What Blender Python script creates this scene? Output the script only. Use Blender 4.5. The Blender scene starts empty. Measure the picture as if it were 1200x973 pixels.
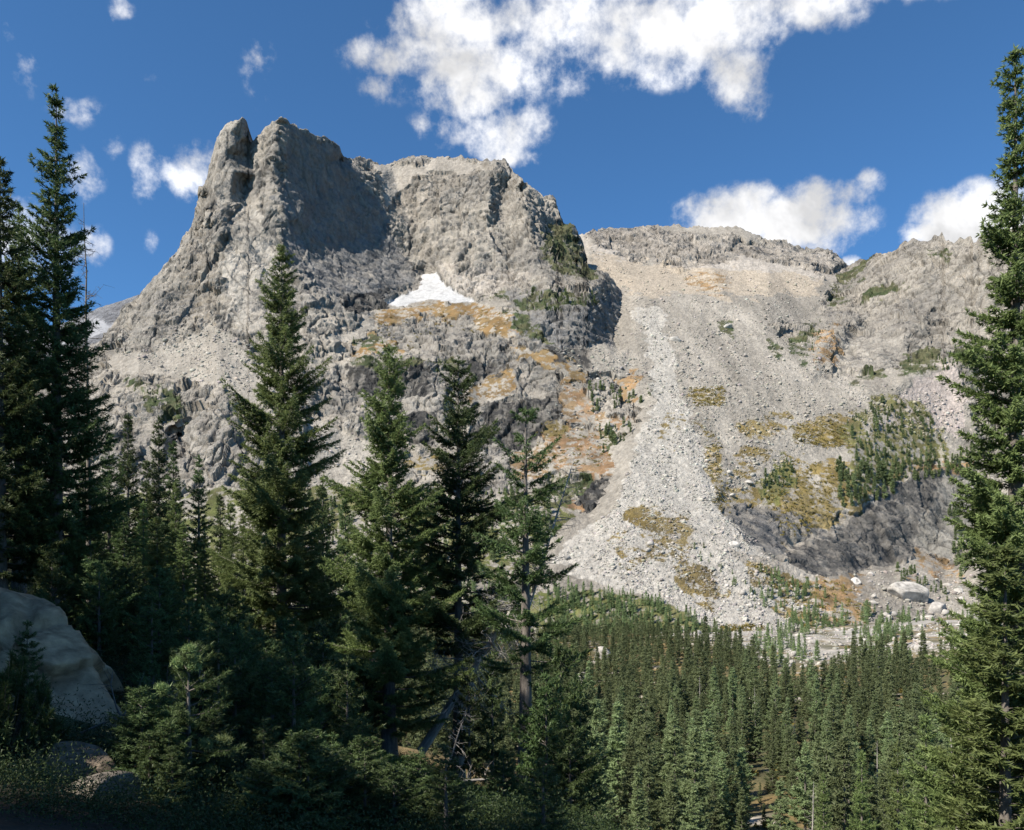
import bpy, math, random
import numpy as np
from mathutils import Vector
from mathutils.geometry import delaunay_2d_cdt

rad = math.radians
sc = bpy.context.scene
COL = sc.collection

# ------------------------------------------------------------------ camera, sky, sun, exposure
F, CX, HY = 950.0, 600.0, 700.0          # photo pixels: focal length, centre column, horizon row
cam = bpy.data.cameras.new('camera')
camo = bpy.data.objects.new('camera', cam)
COL.objects.link(camo)
cam.sensor_fit = 'HORIZONTAL'
cam.sensor_width = 36.0
cam.lens = 36.0 * F / 1200.0
cam.shift_y = (HY - 486.5) / 1200.0
cam.clip_start = 0.1
cam.clip_end = 20000
camo.location = (0, 0, 0)
camo.rotation_euler = (rad(90), 0, 0)
sc.camera = camo

SUN_EL = 43.0
SUN_DIR = Vector((-0.80, -0.60, 0)).normalized()      # horizontal direction towards the sun
sun = bpy.data.lights.new('sun', 'SUN')
suno = bpy.data.objects.new('sun', sun)
COL.objects.link(suno)
sun.energy = 4.8
sun.angle = rad(0.5)
sun.color = (1.0, 0.935, 0.83)
tosun = Vector((SUN_DIR.x * math.cos(rad(SUN_EL)), SUN_DIR.y * math.cos(rad(SUN_EL)), math.sin(rad(SUN_EL))))
suno.rotation_euler = tosun.to_track_quat('Z', 'Y').to_euler()
suno.location = (-60, -40, 90)

sc.view_settings.view_transform = 'Standard'
sc.view_settings.look = 'None'
sc.view_settings.gamma = 1.0
sc.view_settings.use_curve_mapping = False
sc.view_settings.exposure = 0.92
sc.cycles.max_bounces = 6
sc.cycles.transparent_max_bounces = 4

world = bpy.data.worlds.new('World')
sc.world = world
world.use_nodes = True


def build_sky():
    nt = world.node_tree
    nt.nodes.clear()
    N, Lk = nt.nodes, nt.links
    out = N.new('ShaderNodeOutputWorld')
    bg = N.new('ShaderNodeBackground')
    bg.inputs['Strength'].default_value = 0.083
    sky = N.new('ShaderNodeTexSky')
    sky.sky_type = 'NISHITA'
    sky.sun_disc = False
    sky.sun_elevation = rad(SUN_EL)
    sky.sun_rotation = math.atan2(SUN_DIR.x, SUN_DIR.y)
    sky.altitude = 3200
    sky.air_density = 1.0
    sky.dust_density = 0.15
    sky.ozone_density = 3.0

    def M(op, a, b=None, c=None, clamp=False):
        n = N.new('ShaderNodeMath')
        n.operation = op
        n.use_clamp = clamp
        for i, v in enumerate((a, b, c)):
            if v is None:
                continue
            if isinstance(v, (int, float)):
                n.inputs[i].default_value = v
            else:
                Lk.new(v, n.inputs[i])
        return n.outputs[0]
    tc = N.new('ShaderNodeTexCoord')
    sep = N.new('ShaderNodeSeparateXYZ')
    Lk.new(tc.outputs['Generated'], sep.inputs[0])
    dy = M('MAXIMUM', sep.outputs['Y'], 0.05)
    u = M('DIVIDE', sep.outputs['X'], dy)
    v = M('DIVIDE', sep.outputs['Z'], dy)

    def noise(scale, detail, rough, dist=0.0, off=(0, 0, 0)):
        mp = N.new('ShaderNodeMapping')
        Lk.new(tc.outputs['Generated'], mp.inputs[0])
        mp.inputs['Location'].default_value = off
        n = N.new('ShaderNodeTexNoise')
        n.inputs['Scale'].default_value = scale
        n.inputs['Detail'].default_value = detail
        n.inputs['Roughness'].default_value = rough
        n.inputs['Distortion'].default_value = dist
        Lk.new(mp.outputs[0], n.inputs['Vector'])
        return n.outputs['Fac']
    nb = noise(13.0, 8.0, 0.6, 0.0)
    nw = noise(42.0, 6.0, 0.62, 0.0, (3.1, 1.7, 0.4))
    # cloud bodies: sky directions (as tangents), half sizes, weight
    C = [  # big cloud over the middle of the mountain
        (560, 95, 70, 62, 1.0), (470, 62, 75, 30, .9), (540, 20, 110, 45, .95), (590, 150, 55, 40, .85), (600, 182, 40, 16, .6), (520, 150, 40, 28, .65),
        (455, 100, 45, 24, .45), (640, 40, 80, 48, .6), (720, 20, 120, 62, 1.0), (820, 25, 100, 60, 1.0), (868, 92, 44, 52, .9), (770, 75, 80, 32, .6), (665, 80, 40, 40, .5),
        (955, 8, 62, 30, .7), (1040, -40, 120, 40, .8), (680, -60, 330, 60, 1.1),
        # right horizon clouds
        (905, 262, 115, 44, 1.3), (945, 250, 52, 40, 1.1), (850, 262, 66, 24, 1.0), (985, 228, 42, 18, .7), (1020, 215, 18, 20, .55), (960, 282, 30, 28, .9),
        (1150, 258, 80, 38, 1.2), (1110, 276, 60, 20, 1.1), (1170, 238, 60, 30, 1.0), (998, 312, 14, 14, .9),
        # small ones on the left
        (222, 200, 36, 38, .85), (172, 200, 24, 36, .62), (304, 80, 22, 42, .5), (36, 82, 22, 30, .45), (88, 130, 34, 20, .45), (132, 172, 14, 18, .5),
        (100, 205, 24, 32, .5), (142, 10, 18, 18, .5), (178, 285, 11, 15, .45), (20, 285, 44, 56, .8), (108, 290, 22, 26, .6), (60, 300, 40, 40, .6), (180, 95, 16, 12, .32), (8, 30, 14, 22, .4)]
    acc = None
    for (x, y, a, b, w) in C:
        uc, vc, sa, sb = (x - CX) / F, (HY - y) / F, F / a / 1.25, F / b / 1.25
        du = M('MULTIPLY', M('SUBTRACT', u, uc), sa)
        dv = M('MULTIPLY', M('SUBTRACT', v, vc), sb)
        r2 = M('MULTIPLY_ADD', du, du, M('MULTIPLY', dv, dv))
        k = M('MULTIPLY', M('SUBTRACT', 1.0, r2), w)
        k = M('MAXIMUM', k, 0.0)
        acc = k if acc is None else M('MAXIMUM', acc, k)
    body = acc
    den = M('ADD', M('MULTIPLY', body, 1.1), M('MULTIPLY', M('SUBTRACT', nb, 0.5), 2.0))
    den = M('ADD', den, M('MULTIPLY', M('SUBTRACT', nw, 0.5), 1.7))
    gate = M('MULTIPLY', body, 3.0, clamp=True)
    mr = N.new('ShaderNodeMapRange')
    mr.interpolation_type = 'SMOOTHSTEP'
    mr.inputs['From Min'].default_value = 0.18
    mr.inputs['From Max'].default_value = 1.22
    Lk.new(den, mr.inputs['Value'])
    alpha = M('MULTIPLY', mr.outputs[0], gate)
    shade = noise(9.0, 5.0, 0.6, 0.3, (0.2, 0.0, -0.05))
    cr = N.new('ShaderNodeMapRange')
    cr.inputs['From Min'].default_value = 0.35
    cr.inputs['From Max'].default_value = 0.62
    cr.inputs['To Min'].default_value = 0.55
    cr.inputs['To Max'].default_value = 1.0
    Lk.new(shade, cr.inputs['Value'])
    cc = N.new('ShaderNodeCombineColor')
    Lk.new(M('MULTIPLY', cr.outputs[0], 8.4), cc.inputs[0])
    Lk.new(M('MULTIPLY', cr.outputs[0], 8.4), cc.inputs[1])
    Lk.new(M('MULTIPLY', cr.outputs[0], 8.5), cc.inputs[2])
    tint = N.new('ShaderNodeMix')
    tint.data_type = 'RGBA'
    tint.blend_type = 'MULTIPLY'
    tint.inputs['Factor'].default_value = 1.0
    Lk.new(sky.outputs[0], tint.inputs['A'])
    tint.inputs['B'].default_value = (0.62, 1.0, 1.18, 1)
    mx = N.new('ShaderNodeMix')
    mx.data_type = 'RGBA'
    Lk.new(alpha, mx.inputs['Factor'])
    Lk.new(tint.outputs['Result'], mx.inputs['A'])
    Lk.new(cc.outputs[0], mx.inputs['B'])
    Lk.new(mx.outputs['Result'], bg.inputs['Color'])
    Lk.new(bg.outputs[0], out.inputs['Surface'])


build_sky()
world.cycles.sampling_method = 'MANUAL'
world.cycles.sample_map_resolution = 512

# ------------------------------------------------------------------ helpers
f32 = np.float32


def unproject(px, py, Y):
    return np.array([Y * (px - CX) / F, Y, Y * (HY - py) / F])


def link(o):
    COL.objects.link(o)
    return o


def mesh(name, V, Q, mat=None, smooth=False, attrs=None, cols=None):
    """V (n,3), Q (m,3 or 4)."""
    me = bpy.data.meshes.new(name)
    V = np.ascontiguousarray(V, dtype=f32)
    Q = np.ascontiguousarray(Q, dtype=np.int32)
    me.vertices.add(len(V))
    me.vertices.foreach_set('co', V.ravel())
    k = Q.shape[1]
    me.loops.add(Q.size)
    me.loops.foreach_set('vertex_index', Q.ravel())
    me.polygons.add(len(Q))
    me.polygons.foreach_set('loop_start', np.arange(0, Q.size, k, dtype=np.int32))
    if smooth:
        me.polygons.foreach_set('use_smooth', np.ones(len(Q), dtype=bool))
    for n, a in (attrs or {}).items():
        at = me.attributes.new(n, 'FLOAT', 'POINT')
        at.data.foreach_set('value', np.ascontiguousarray(a, dtype=f32))
    if cols is not None:
        at = me.attributes.new('albedo', 'FLOAT_COLOR', 'POINT')
        c4 = np.ones((len(V), 4), dtype=f32)
        c4[:, :3] = cols
        at.data.foreach_set('color', c4.ravel())
    me.update(calc_edges=True)
    me.validate()
    if mat:
        me.materials.append(mat)
    return me


def obj(name, me, parent=None, loc=None):
    o = link(bpy.data.objects.new(name, me))
    if parent is not None:
        o.parent = parent
    if loc is not None:
        o.location = loc
    return o


def tag(o, label=None, cat=None, group=None, kind=None):
    for k, v in (('label', label), ('category', cat), ('group', group), ('kind', kind)):
        if v:
            o[k] = v
    return o


def _h(ix, iy, iz, seed):
    with np.errstate(over='ignore'):
        h = ix * np.uint32(374761393) + iy * np.uint32(668265263) + iz * np.uint32(2246822519) + np.uint32((seed * 3266489917) & 0xffffffff)
        h ^= h >> np.uint32(13)
        h *= np.uint32(1274126177)
        h ^= h >> np.uint32(15)
        h *= np.uint32(2654435761)
        h ^= h >> np.uint32(16)
    return h


def _u(h):
    return (h & np.uint32(0xffffff)).astype(f32) * f32(1 / 16777216.0)


def vnoise(P, seed=0):
    b = np.floor(P)
    fr = (P - b).astype(f32)
    fr = fr * fr * fr * (fr * (fr * 6 - 15) + 10)
    i = b.astype(np.int64).astype(np.uint32)
    x0, y0, z0 = i[:, 0], i[:, 1], i[:, 2]
    one = np.uint32(1)
    r = 0
    with np.errstate(over='ignore'):
        for dx in (0, 1):
            wx = fr[:, 0] if dx else 1 - fr[:, 0]
            for dyy in (0, 1):
                wy = fr[:, 1] if dyy else 1 - fr[:, 1]
                for dz in (0, 1):
                    wz = fr[:, 2] if dz else 1 - fr[:, 2]
                    r = r + wx * wy * wz * _u(_h(x0 + np.uint32(dx), y0 + np.uint32(dyy), z0 + np.uint32(dz), seed))
    return r * 2 - 1


def fbm(P, scale, octv=4, seed=0, gain=0.5, ridged=False, stretch=(1, 1, 1)):
    Q = P / (scale * np.array(stretch))
    a, r, t = 1.0, 0, 0.0
    for k in range(octv):
        n = vnoise(Q * (2.03 ** k) + 17.3 * k, seed + k)
        if ridged:
            n = 1 - 2 * np.abs(n)
        r = r + a * n
        t += a
        a *= gain
    return r / t


def cells(Q, seed):
    """nearest jittered cell: (random value, local vector, random gradient, F2-F1)"""
    b = np.floor(Q - 0.5)
    n = len(Q)
    best = np.full(n, 1e9, dtype=f32)
    sec = np.full(n, 1e9, dtype=f32)
    rv = np.zeros(n, dtype=f32)
    loc = np.zeros((n, 3), dtype=f32)
    g = np.zeros((n, 3), dtype=f32)
    for dx in (0, 1):
        for dyy in (0, 1):
            for dz in (0, 1):
                c = b + np.array([dx, dyy, dz])
                i = c.astype(np.int64).astype(np.uint32)
                hh = _h(i[:, 0], i[:, 1], i[:, 2], seed)
                h2 = _h(hh, hh >> np.uint32(7), hh, seed + 5)
                h3 = _h(h2, h2 >> np.uint32(5), hh, seed + 9)
                ctr = np.stack([c[:, 0] + 0.1 + 0.8 * _u(hh), c[:, 1] + 0.1 + 0.8 * _u(h2), c[:, 2] + 0.1 + 0.8 * _u(h3)], 1)
                d = (Q - ctr).astype(f32)
                dd = np.sqrt((d * d).sum(1))
                m = dd < best
                sec = np.where(m, best, np.minimum(sec, dd))
                best = np.where(m, dd, best)
                rv = np.where(m, _u(h2 >> np.uint32(8)), rv)
                loc = np.where(m[:, None], d, loc)
                gg = np.stack([_u(hh >> np.uint32(8)), _u(h3 >> np.uint32(8)), _u(h2 * np.uint32(31) ^ hh)], 1) * 2 - 1
                g = np.where(m[:, None], gg, g)
    return rv, loc, g, sec - best


def facet(P, s, amp, seed, zs=1.6, warp=0.25, crack=0.5):
    Q = P / np.array([s, s, s * zs])
    w = np.stack([vnoise(Q * 1.7, seed + 50), vnoise(Q * 1.7 + 9, seed + 51), vnoise(Q * 1.7 + 19, seed + 52)], 1)
    Q = Q + warp * w
    r, loc, g, e = cells(Q, seed)
    d = amp * (r - 0.5) + amp * 1.15 * (loc * g).sum(1) - crack * amp * np.exp(-(e / 0.05) ** 2)
    return d, r


def sstep(a, b, x):
    t = np.clip((x - a) / (b - a), 0, 1)
    return t * t * (3 - 2 * t)


def blur(A, n):
    for _ in range(n):
        B = np.pad(A, 1, mode='edge')
        A = (B[:-2, 1:-1] + 2 * B[1:-1, 1:-1] + B[2:, 1:-1]) / 4
        B = np.pad(A, 1, mode='edge')
        A = (B[1:-1, :-2] + 2 * B[1:-1, 1:-1] + B[1:-1, 2:]) / 4
    return A


def tin(pts, x0, x1, y0, y1, res=1.0, val=lambda v: v):
    """linear interpolation over the Delaunay triangles of (x, y, v) on a grid"""
    pts = np.array(pts, dtype=float)
    vs, es, fs, _, _, _ = delaunay_2d_cdt([Vector((p[0], p[1])) for p in pts], [], [], 0, 1e-5)
    vv = np.array([(v.x, v.y) for v in vs])
    d = ((vv[:, None, :] - pts[None, :, :2]) ** 2).sum(2).argmin(1)
    val_ = val(pts[:, 2])[d]
    nx, ny = int(round((x1 - x0) / res)) + 1, int(round((y1 - y0) / res)) + 1
    G = np.full((ny, nx), np.nan)
    for f in fs:
        a, b, c = vv[f[0]], vv[f[1]], vv[f[2]]
        ix0, ix1 = max(0, int(math.floor((min(a[0], b[0], c[0]) - x0) / res))), min(nx - 1, int(math.ceil((max(a[0], b[0], c[0]) - x0) / res)))
        iy0, iy1 = max(0, int(math.floor((min(a[1], b[1], c[1]) - y0) / res))), min(ny - 1, int(math.ceil((max(a[1], b[1], c[1]) - y0) / res)))
        if ix1 < ix0 or iy1 < iy0:
            continue
        X, Y = np.meshgrid(x0 + res * np.arange(ix0, ix1 + 1), y0 + res * np.arange(iy0, iy1 + 1))
        det = (b[1] - c[1]) * (a[0] - c[0]) + (c[0] - b[0]) * (a[1] - c[1])
        if abs(det) < 1e-9:
            continue
        l0 = ((b[1] - c[1]) * (X - c[0]) + (c[0] - b[0]) * (Y - c[1])) / det
        l1 = ((c[1] - a[1]) * (X - c[0]) + (a[0] - c[0]) * (Y - c[1])) / det
        l2 = 1 - l0 - l1
        m = (l0 >= -1e-6) & (l1 >= -1e-6) & (l2 >= -1e-6)
        sub = G[iy0:iy1 + 1, ix0:ix1 + 1]
        sub[m] = (l0 * val_[f[0]] + l1 * val_[f[1]] + l2 * val_[f[2]])[m]
    # fill anything outside the hull from the nearest row or column
    for ax in (0, 1):
        A = G if ax == 0 else G.T
        for j in range(A.shape[1]):
            colj = A[:, j]
            ok = ~np.isnan(colj)
            if ok.any() and not ok.all():
                k = np.where(ok)[0]
                A[:, j] = np.interp(np.arange(len(colj)), k, colj[k])
    return G


def bil(G, x, y):
    ny, nx = G.shape
    x = np.clip(x, 0, nx - 1.001)
    y = np.clip(y, 0, ny - 1.001)
    i, j = x.astype(int), y.astype(int)
    a, b = x - i, y - j
    return (G[j, i] * (1 - a) + G[j, i + 1] * a) * (1 - b) + (G[j + 1, i] * (1 - a) + G[j + 1, i + 1] * a) * b


def inpoly(poly, x, y):
    m = np.zeros(x.shape, dtype=bool)
    n = len(poly)
    for i in range(n):
        x1, y1 = poly[i]
        x2, y2 = poly[(i + 1) % n]
        if y1 == y2:
            continue
        cond = ((y1 > y) != (y2 > y)) & (x < (x2 - x1) * (y - y1) / (y2 - y1) + x1)
        m ^= cond
    return m


# ------------------------------------------------------------------ materials
def new_mat(name):
    m = bpy.data.materials.new(name)
    m.use_nodes = True
    m.node_tree.nodes.clear()
    return m, m.node_tree.nodes, m.node_tree.links


def mat_albedo(name, bump_scale, bump_dist, var=0.25, var_scale=0.6, rough=0.9, spec=0.2):
    """surface colour from the 'albedo' attribute times a little noise, noise bump"""
    m, N, L = new_mat(name)
    out = N.new('ShaderNodeOutputMaterial')
    p = N.new('ShaderNodeBsdfPrincipled')
    p.inputs['Roughness'].default_value = rough
    p.inputs['Specular IOR Level'].default_value = spec
    at = N.new('ShaderNodeAttribute')
    at.attribute_name = 'albedo'
    geo = N.new('ShaderNodeNewGeometry')
    n1 = N.new('ShaderNodeTexNoise')
    n1.inputs['Scale'].default_value = var_scale
    n1.inputs['Detail'].default_value = 6
    n1.inputs['Roughness'].default_value = 0.7
    L.new(geo.outputs['Position'], n1.inputs['Vector'])
    mr = N.new('ShaderNodeMapRange')
    mr.inputs['From Min'].default_value = 0.3
    mr.inputs['From Max'].default_value = 0.7
    mr.inputs['To Min'].default_value = 1 - var
    mr.inputs['To Max'].default_value = 1 + var
    L.new(n1.outputs['Fac'], mr.inputs['Value'])
    mx = N.new('ShaderNodeMix')
    mx.data_type = 'RGBA'
    mx.blend_type = 'MULTIPLY'
    mx.inputs['Factor'].default_value = 1
    L.new(at.outputs['Color'], mx.inputs['A'])
    L.new(mr.outputs[0], mx.inputs['B'])
    L.new(mx.outputs['Result'], p.inputs['Base Color'])
    n2 = N.new('ShaderNodeTexNoise')
    n2.inputs['Scale'].default_value = bump_scale
    n2.inputs['Detail'].default_value = 5
    n2.inputs['Roughness'].default_value = 0.65
    L.new(geo.outputs['Position'], n2.inputs['Vector'])
    bp = N.new('ShaderNodeBump')
    bp.inputs['Strength'].default_value = 0.9
    bp.inputs['Distance'].default_value = bump_dist
    L.new(n2.outputs['Fac'], bp.inputs['Height'])
    L.new(bp.outputs[0], p.inputs['Normal'])
    L.new(p.outputs[0], out.inputs['Surface'])
    return m


def mat_foliage(name, dark, light, trans=0.25, objvar=0.25):
    m, N, L = new_mat(name)
    out = N.new('ShaderNodeOutputMaterial')
    at = N.new('ShaderNodeAttribute')
    at.attribute_name = 'tint'
    oi = N.new('ShaderNodeObjectInfo')
    mx = N.new('ShaderNodeMix')
    mx.data_type = 'RGBA'
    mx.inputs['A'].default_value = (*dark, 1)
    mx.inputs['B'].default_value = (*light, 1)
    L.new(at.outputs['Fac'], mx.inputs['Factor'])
    hsv = N.new('ShaderNodeHueSaturation')
    mr = N.new('ShaderNodeMapRange')
    mr.inputs['To Min'].default_value = 1 - objvar
    mr.inputs['To Max'].default_value = 1 + objvar
    L.new(oi.outputs['Random'], mr.inputs['Value'])
    L.new(mr.outputs[0], hsv.inputs['Value'])
    mr2 = N.new('ShaderNodeMapRange')
    mr2.inputs['To Min'].default_value = 0.485
    mr2.inputs['To Max'].default_value = 0.515
    L.new(oi.outputs['Random'], mr2.inputs['Value'])
    L.new(mr2.outputs[0], hsv.inputs['Hue'])
    L.new(mx.outputs['Result'], hsv.inputs['Color'])
    p = N.new('ShaderNodeBsdfPrincipled')
    p.inputs['Roughness'].default_value = 0.55
    p.inputs['Specular IOR Level'].default_value = 0.25
    L.new(hsv.outputs[0], p.inputs['Base Color'])
    t = N.new('ShaderNodeBsdfTranslucent')
    L.new(hsv.outputs[0], t.inputs['Color'])
    ms = N.new('ShaderNodeMixShader')
    ms.inputs[0].default_value = trans
    L.new(p.outputs[0], ms.inputs[1])
    L.new(t.outputs[0], ms.inputs[2])
    L.new(ms.outputs[0], out.inputs['Surface'])
    return m


def mat_bark(name, a, b, scale=9.0):
    m, N, L = new_mat(name)
    out = N.new('ShaderNodeOutputMaterial')
    p = N.new('ShaderNodeBsdfPrincipled')
    p.inputs['Roughness'].default_value = 0.9
    tc = N.new('ShaderNodeTexCoord')
    mp = N.new('ShaderNodeMapping')
    mp.inputs['Scale'].default_value = (1, 1, 0.22)
    L.new(tc.outputs['Object'], mp.inputs[0])
    n = N.new('ShaderNodeTexNoise')
    n.inputs['Scale'].default_value = scale
    n.inputs['Detail'].default_value = 8
    n.inputs['Roughness'].default_value = 0.7
    L.new(mp.outputs[0], n.inputs['Vector'])
    cr = N.new('ShaderNodeValToRGB')
    cr.color_ramp.elements[0].position = 0.35
    cr.color_ramp.elements[0].color = (*a, 1)
    cr.color_ramp.elements[1].position = 0.65
    cr.color_ramp.elements[1].color = (*b, 1)
    L.new(n.outputs['Fac'], cr.inputs[0])
    L.new(cr.outputs[0], p.inputs['Base Color'])
    bp = N.new('ShaderNodeBump')
    bp.inputs['Distance'].default_value = 0.03
    L.new(n.outputs['Fac'], bp.inputs['Height'])
    L.new(bp.outputs[0], p.inputs['Normal'])
    L.new(p.outputs[0], out.inputs['Surface'])
    return m


def crag(m, dist):
    # craggy ridged relief where the sheet is bare rock (not where it is rubble or turf)
    N, L = m.node_tree.nodes, m.node_tree.links
    bp = [n for n in N if n.type == 'BUMP'][0]
    geo = [n for n in N if n.type == 'NEW_GEOMETRY'][0]
    h0 = bp.inputs['Height'].links[0].from_socket
    at = N.new('ShaderNodeAttribute')
    at.attribute_name = 'rocky'
    mp = N.new('ShaderNodeMapping')
    mp.inputs['Scale'].default_value = (1, 1, 0.4)
    mp.inputs['Rotation'].default_value = (0.1, 0.35, 0.2)
    L.new(geo.outputs['Position'], mp.inputs[0])
    tot = None
    for sc_, w in ((0.10, 1.15), (0.26, 1.0), (0.7, 0.8)):
        v = N.new('ShaderNodeTexVoronoi')
        v.inputs['Scale'].default_value = sc_
        L.new(mp.outputs[0], v.inputs['Vector'])
        d = N.new('ShaderNodeVectorMath')
        d.operation = 'SUBTRACT'
        L.new(mp.outputs[0], d.inputs[0])
        L.new(v.outputs['Position'], d.inputs[1])
        cc = N.new('ShaderNodeVectorMath')
        cc.operation = 'SUBTRACT'
        L.new(v.outputs['Color'], cc.inputs[0])
        cc.inputs[1].default_value = (0.5, 0.5, 0.5)
        dt = N.new('ShaderNodeVectorMath')
        dt.operation = 'DOT_PRODUCT'
        L.new(d.outputs[0], dt.inputs[0])
        L.new(cc.outputs[0], dt.inputs[1])
        q = N.new('ShaderNodeMath')
        q.operation = 'MULTIPLY'
        q.inputs[1].default_value = w
        L.new(dt.outputs['Value'], q.inputs[0])
        if tot is None:
            tot = q.outputs[0]
        else:
            ad = N.new('ShaderNodeMath')
            L.new(tot, ad.inputs[0])
            L.new(q.outputs[0], ad.inputs[1])
            tot = ad.outputs[0]
    q = N.new('ShaderNodeMath')
    q.operation = 'MULTIPLY_ADD'
    L.new(tot, q.inputs[0])
    L.new(at.outputs['Fac'], q.inputs[1])
    L.new(h0, q.inputs[2])
    L.new(q.outputs[0], bp.inputs['Height'])
    bp.inputs['Distance'].default_value = dist
    return m


M_ROCK = mat_albedo('mountain_rock', 0.9, 0.5, 0.22, 0.35)
crag(M_ROCK, 1.0)
M_GROUND = mat_albedo('forest_soil', 4.0, 0.06, 0.4, 2.5)
M_BOULDER = mat_albedo('granite', 5.0, 0.04, 0.35, 3.0)
M_SCREE = mat_albedo('scree_rock', 1.2, 0.25, 0.25, 0.8)
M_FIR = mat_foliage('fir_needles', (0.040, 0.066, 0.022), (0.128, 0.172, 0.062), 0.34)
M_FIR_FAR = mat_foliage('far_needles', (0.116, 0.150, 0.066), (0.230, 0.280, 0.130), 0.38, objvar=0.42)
M_FIR_SUNLIT = mat_foliage('sunlit_needles', (0.090, 0.128, 0.040), (0.245, 0.305, 0.112), 0.42)  # lit copy of the fir needles, sunshine put into the lighter green
M_PINE = mat_foliage('pine_needles', (0.07, 0.12, 0.022), (0.17, 0.23, 0.05), 0.38)
M_TIP = mat_foliage('sunlit_tip_needles', (0.12, 0.17, 0.06), (0.25, 0.31, 0.13))  # pale sapling tips, a fleck of sun painted into their colour
M_SHRUB = mat_foliage('shrub_leaves', (0.018, 0.032, 0.010), (0.050, 0.070, 0.022), 0.15)
M_GOLD = mat_foliage('autumn_leaves', (0.10, 0.075, 0.022), (0.19, 0.14, 0.04), objvar=0.3)
M_GRASS = mat_foliage('meadow_grass', (0.06, 0.085, 0.015), (0.16, 0.19, 0.04))
M_BARK = mat_bark('bark', (0.06, 0.05, 0.043), (0.20, 0.175, 0.15))
M_DEAD = mat_bark('dead_wood', (0.16, 0.145, 0.13), (0.42, 0.39, 0.35))

# ------------------------------------------------------------------ the mountain
# Each rock mass is a sheet laid over surveyed points (bearing, height angle, distance in metres) and then
# broken up by blocky facets, cracks and rubble.
GREY = np.array([0.208, 0.191, 0.169])
WARM = np.array([0.262, 0.237, 0.203])
PALE = np.array([0.345, 0.315, 0.274])
DARK = np.array([0.075, 0.073, 0.074])
SCREE = np.array([0.240, 0.218, 0.187])
CHUTE = np.array([0.310, 0.290, 0.258])
GOLD = np.array([0.195, 0.122, 0.052])
OCHRE = np.array([0.185, 0.138, 0.052])
RUST = np.array([0.165, 0.102, 0.056])
TURF = np.array([0.085, 0.095, 0.03])
BUSH = np.array([0.045, 0.06, 0.026])
SNOW = np.array([0.42, 0.415, 0.41])
LAYERS = {}


def zone_raster(polys, x0, x1, y0, y1, soft):
    X, Y = np.meshgrid(np.arange(x0, x1 + 1.0), np.arange(y0, y1 + 1.0))
    m = np.zeros(X.shape)
    for p in polys:
        m[inpoly(p, X, Y)] = 1
    return blur(m, soft)


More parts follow.
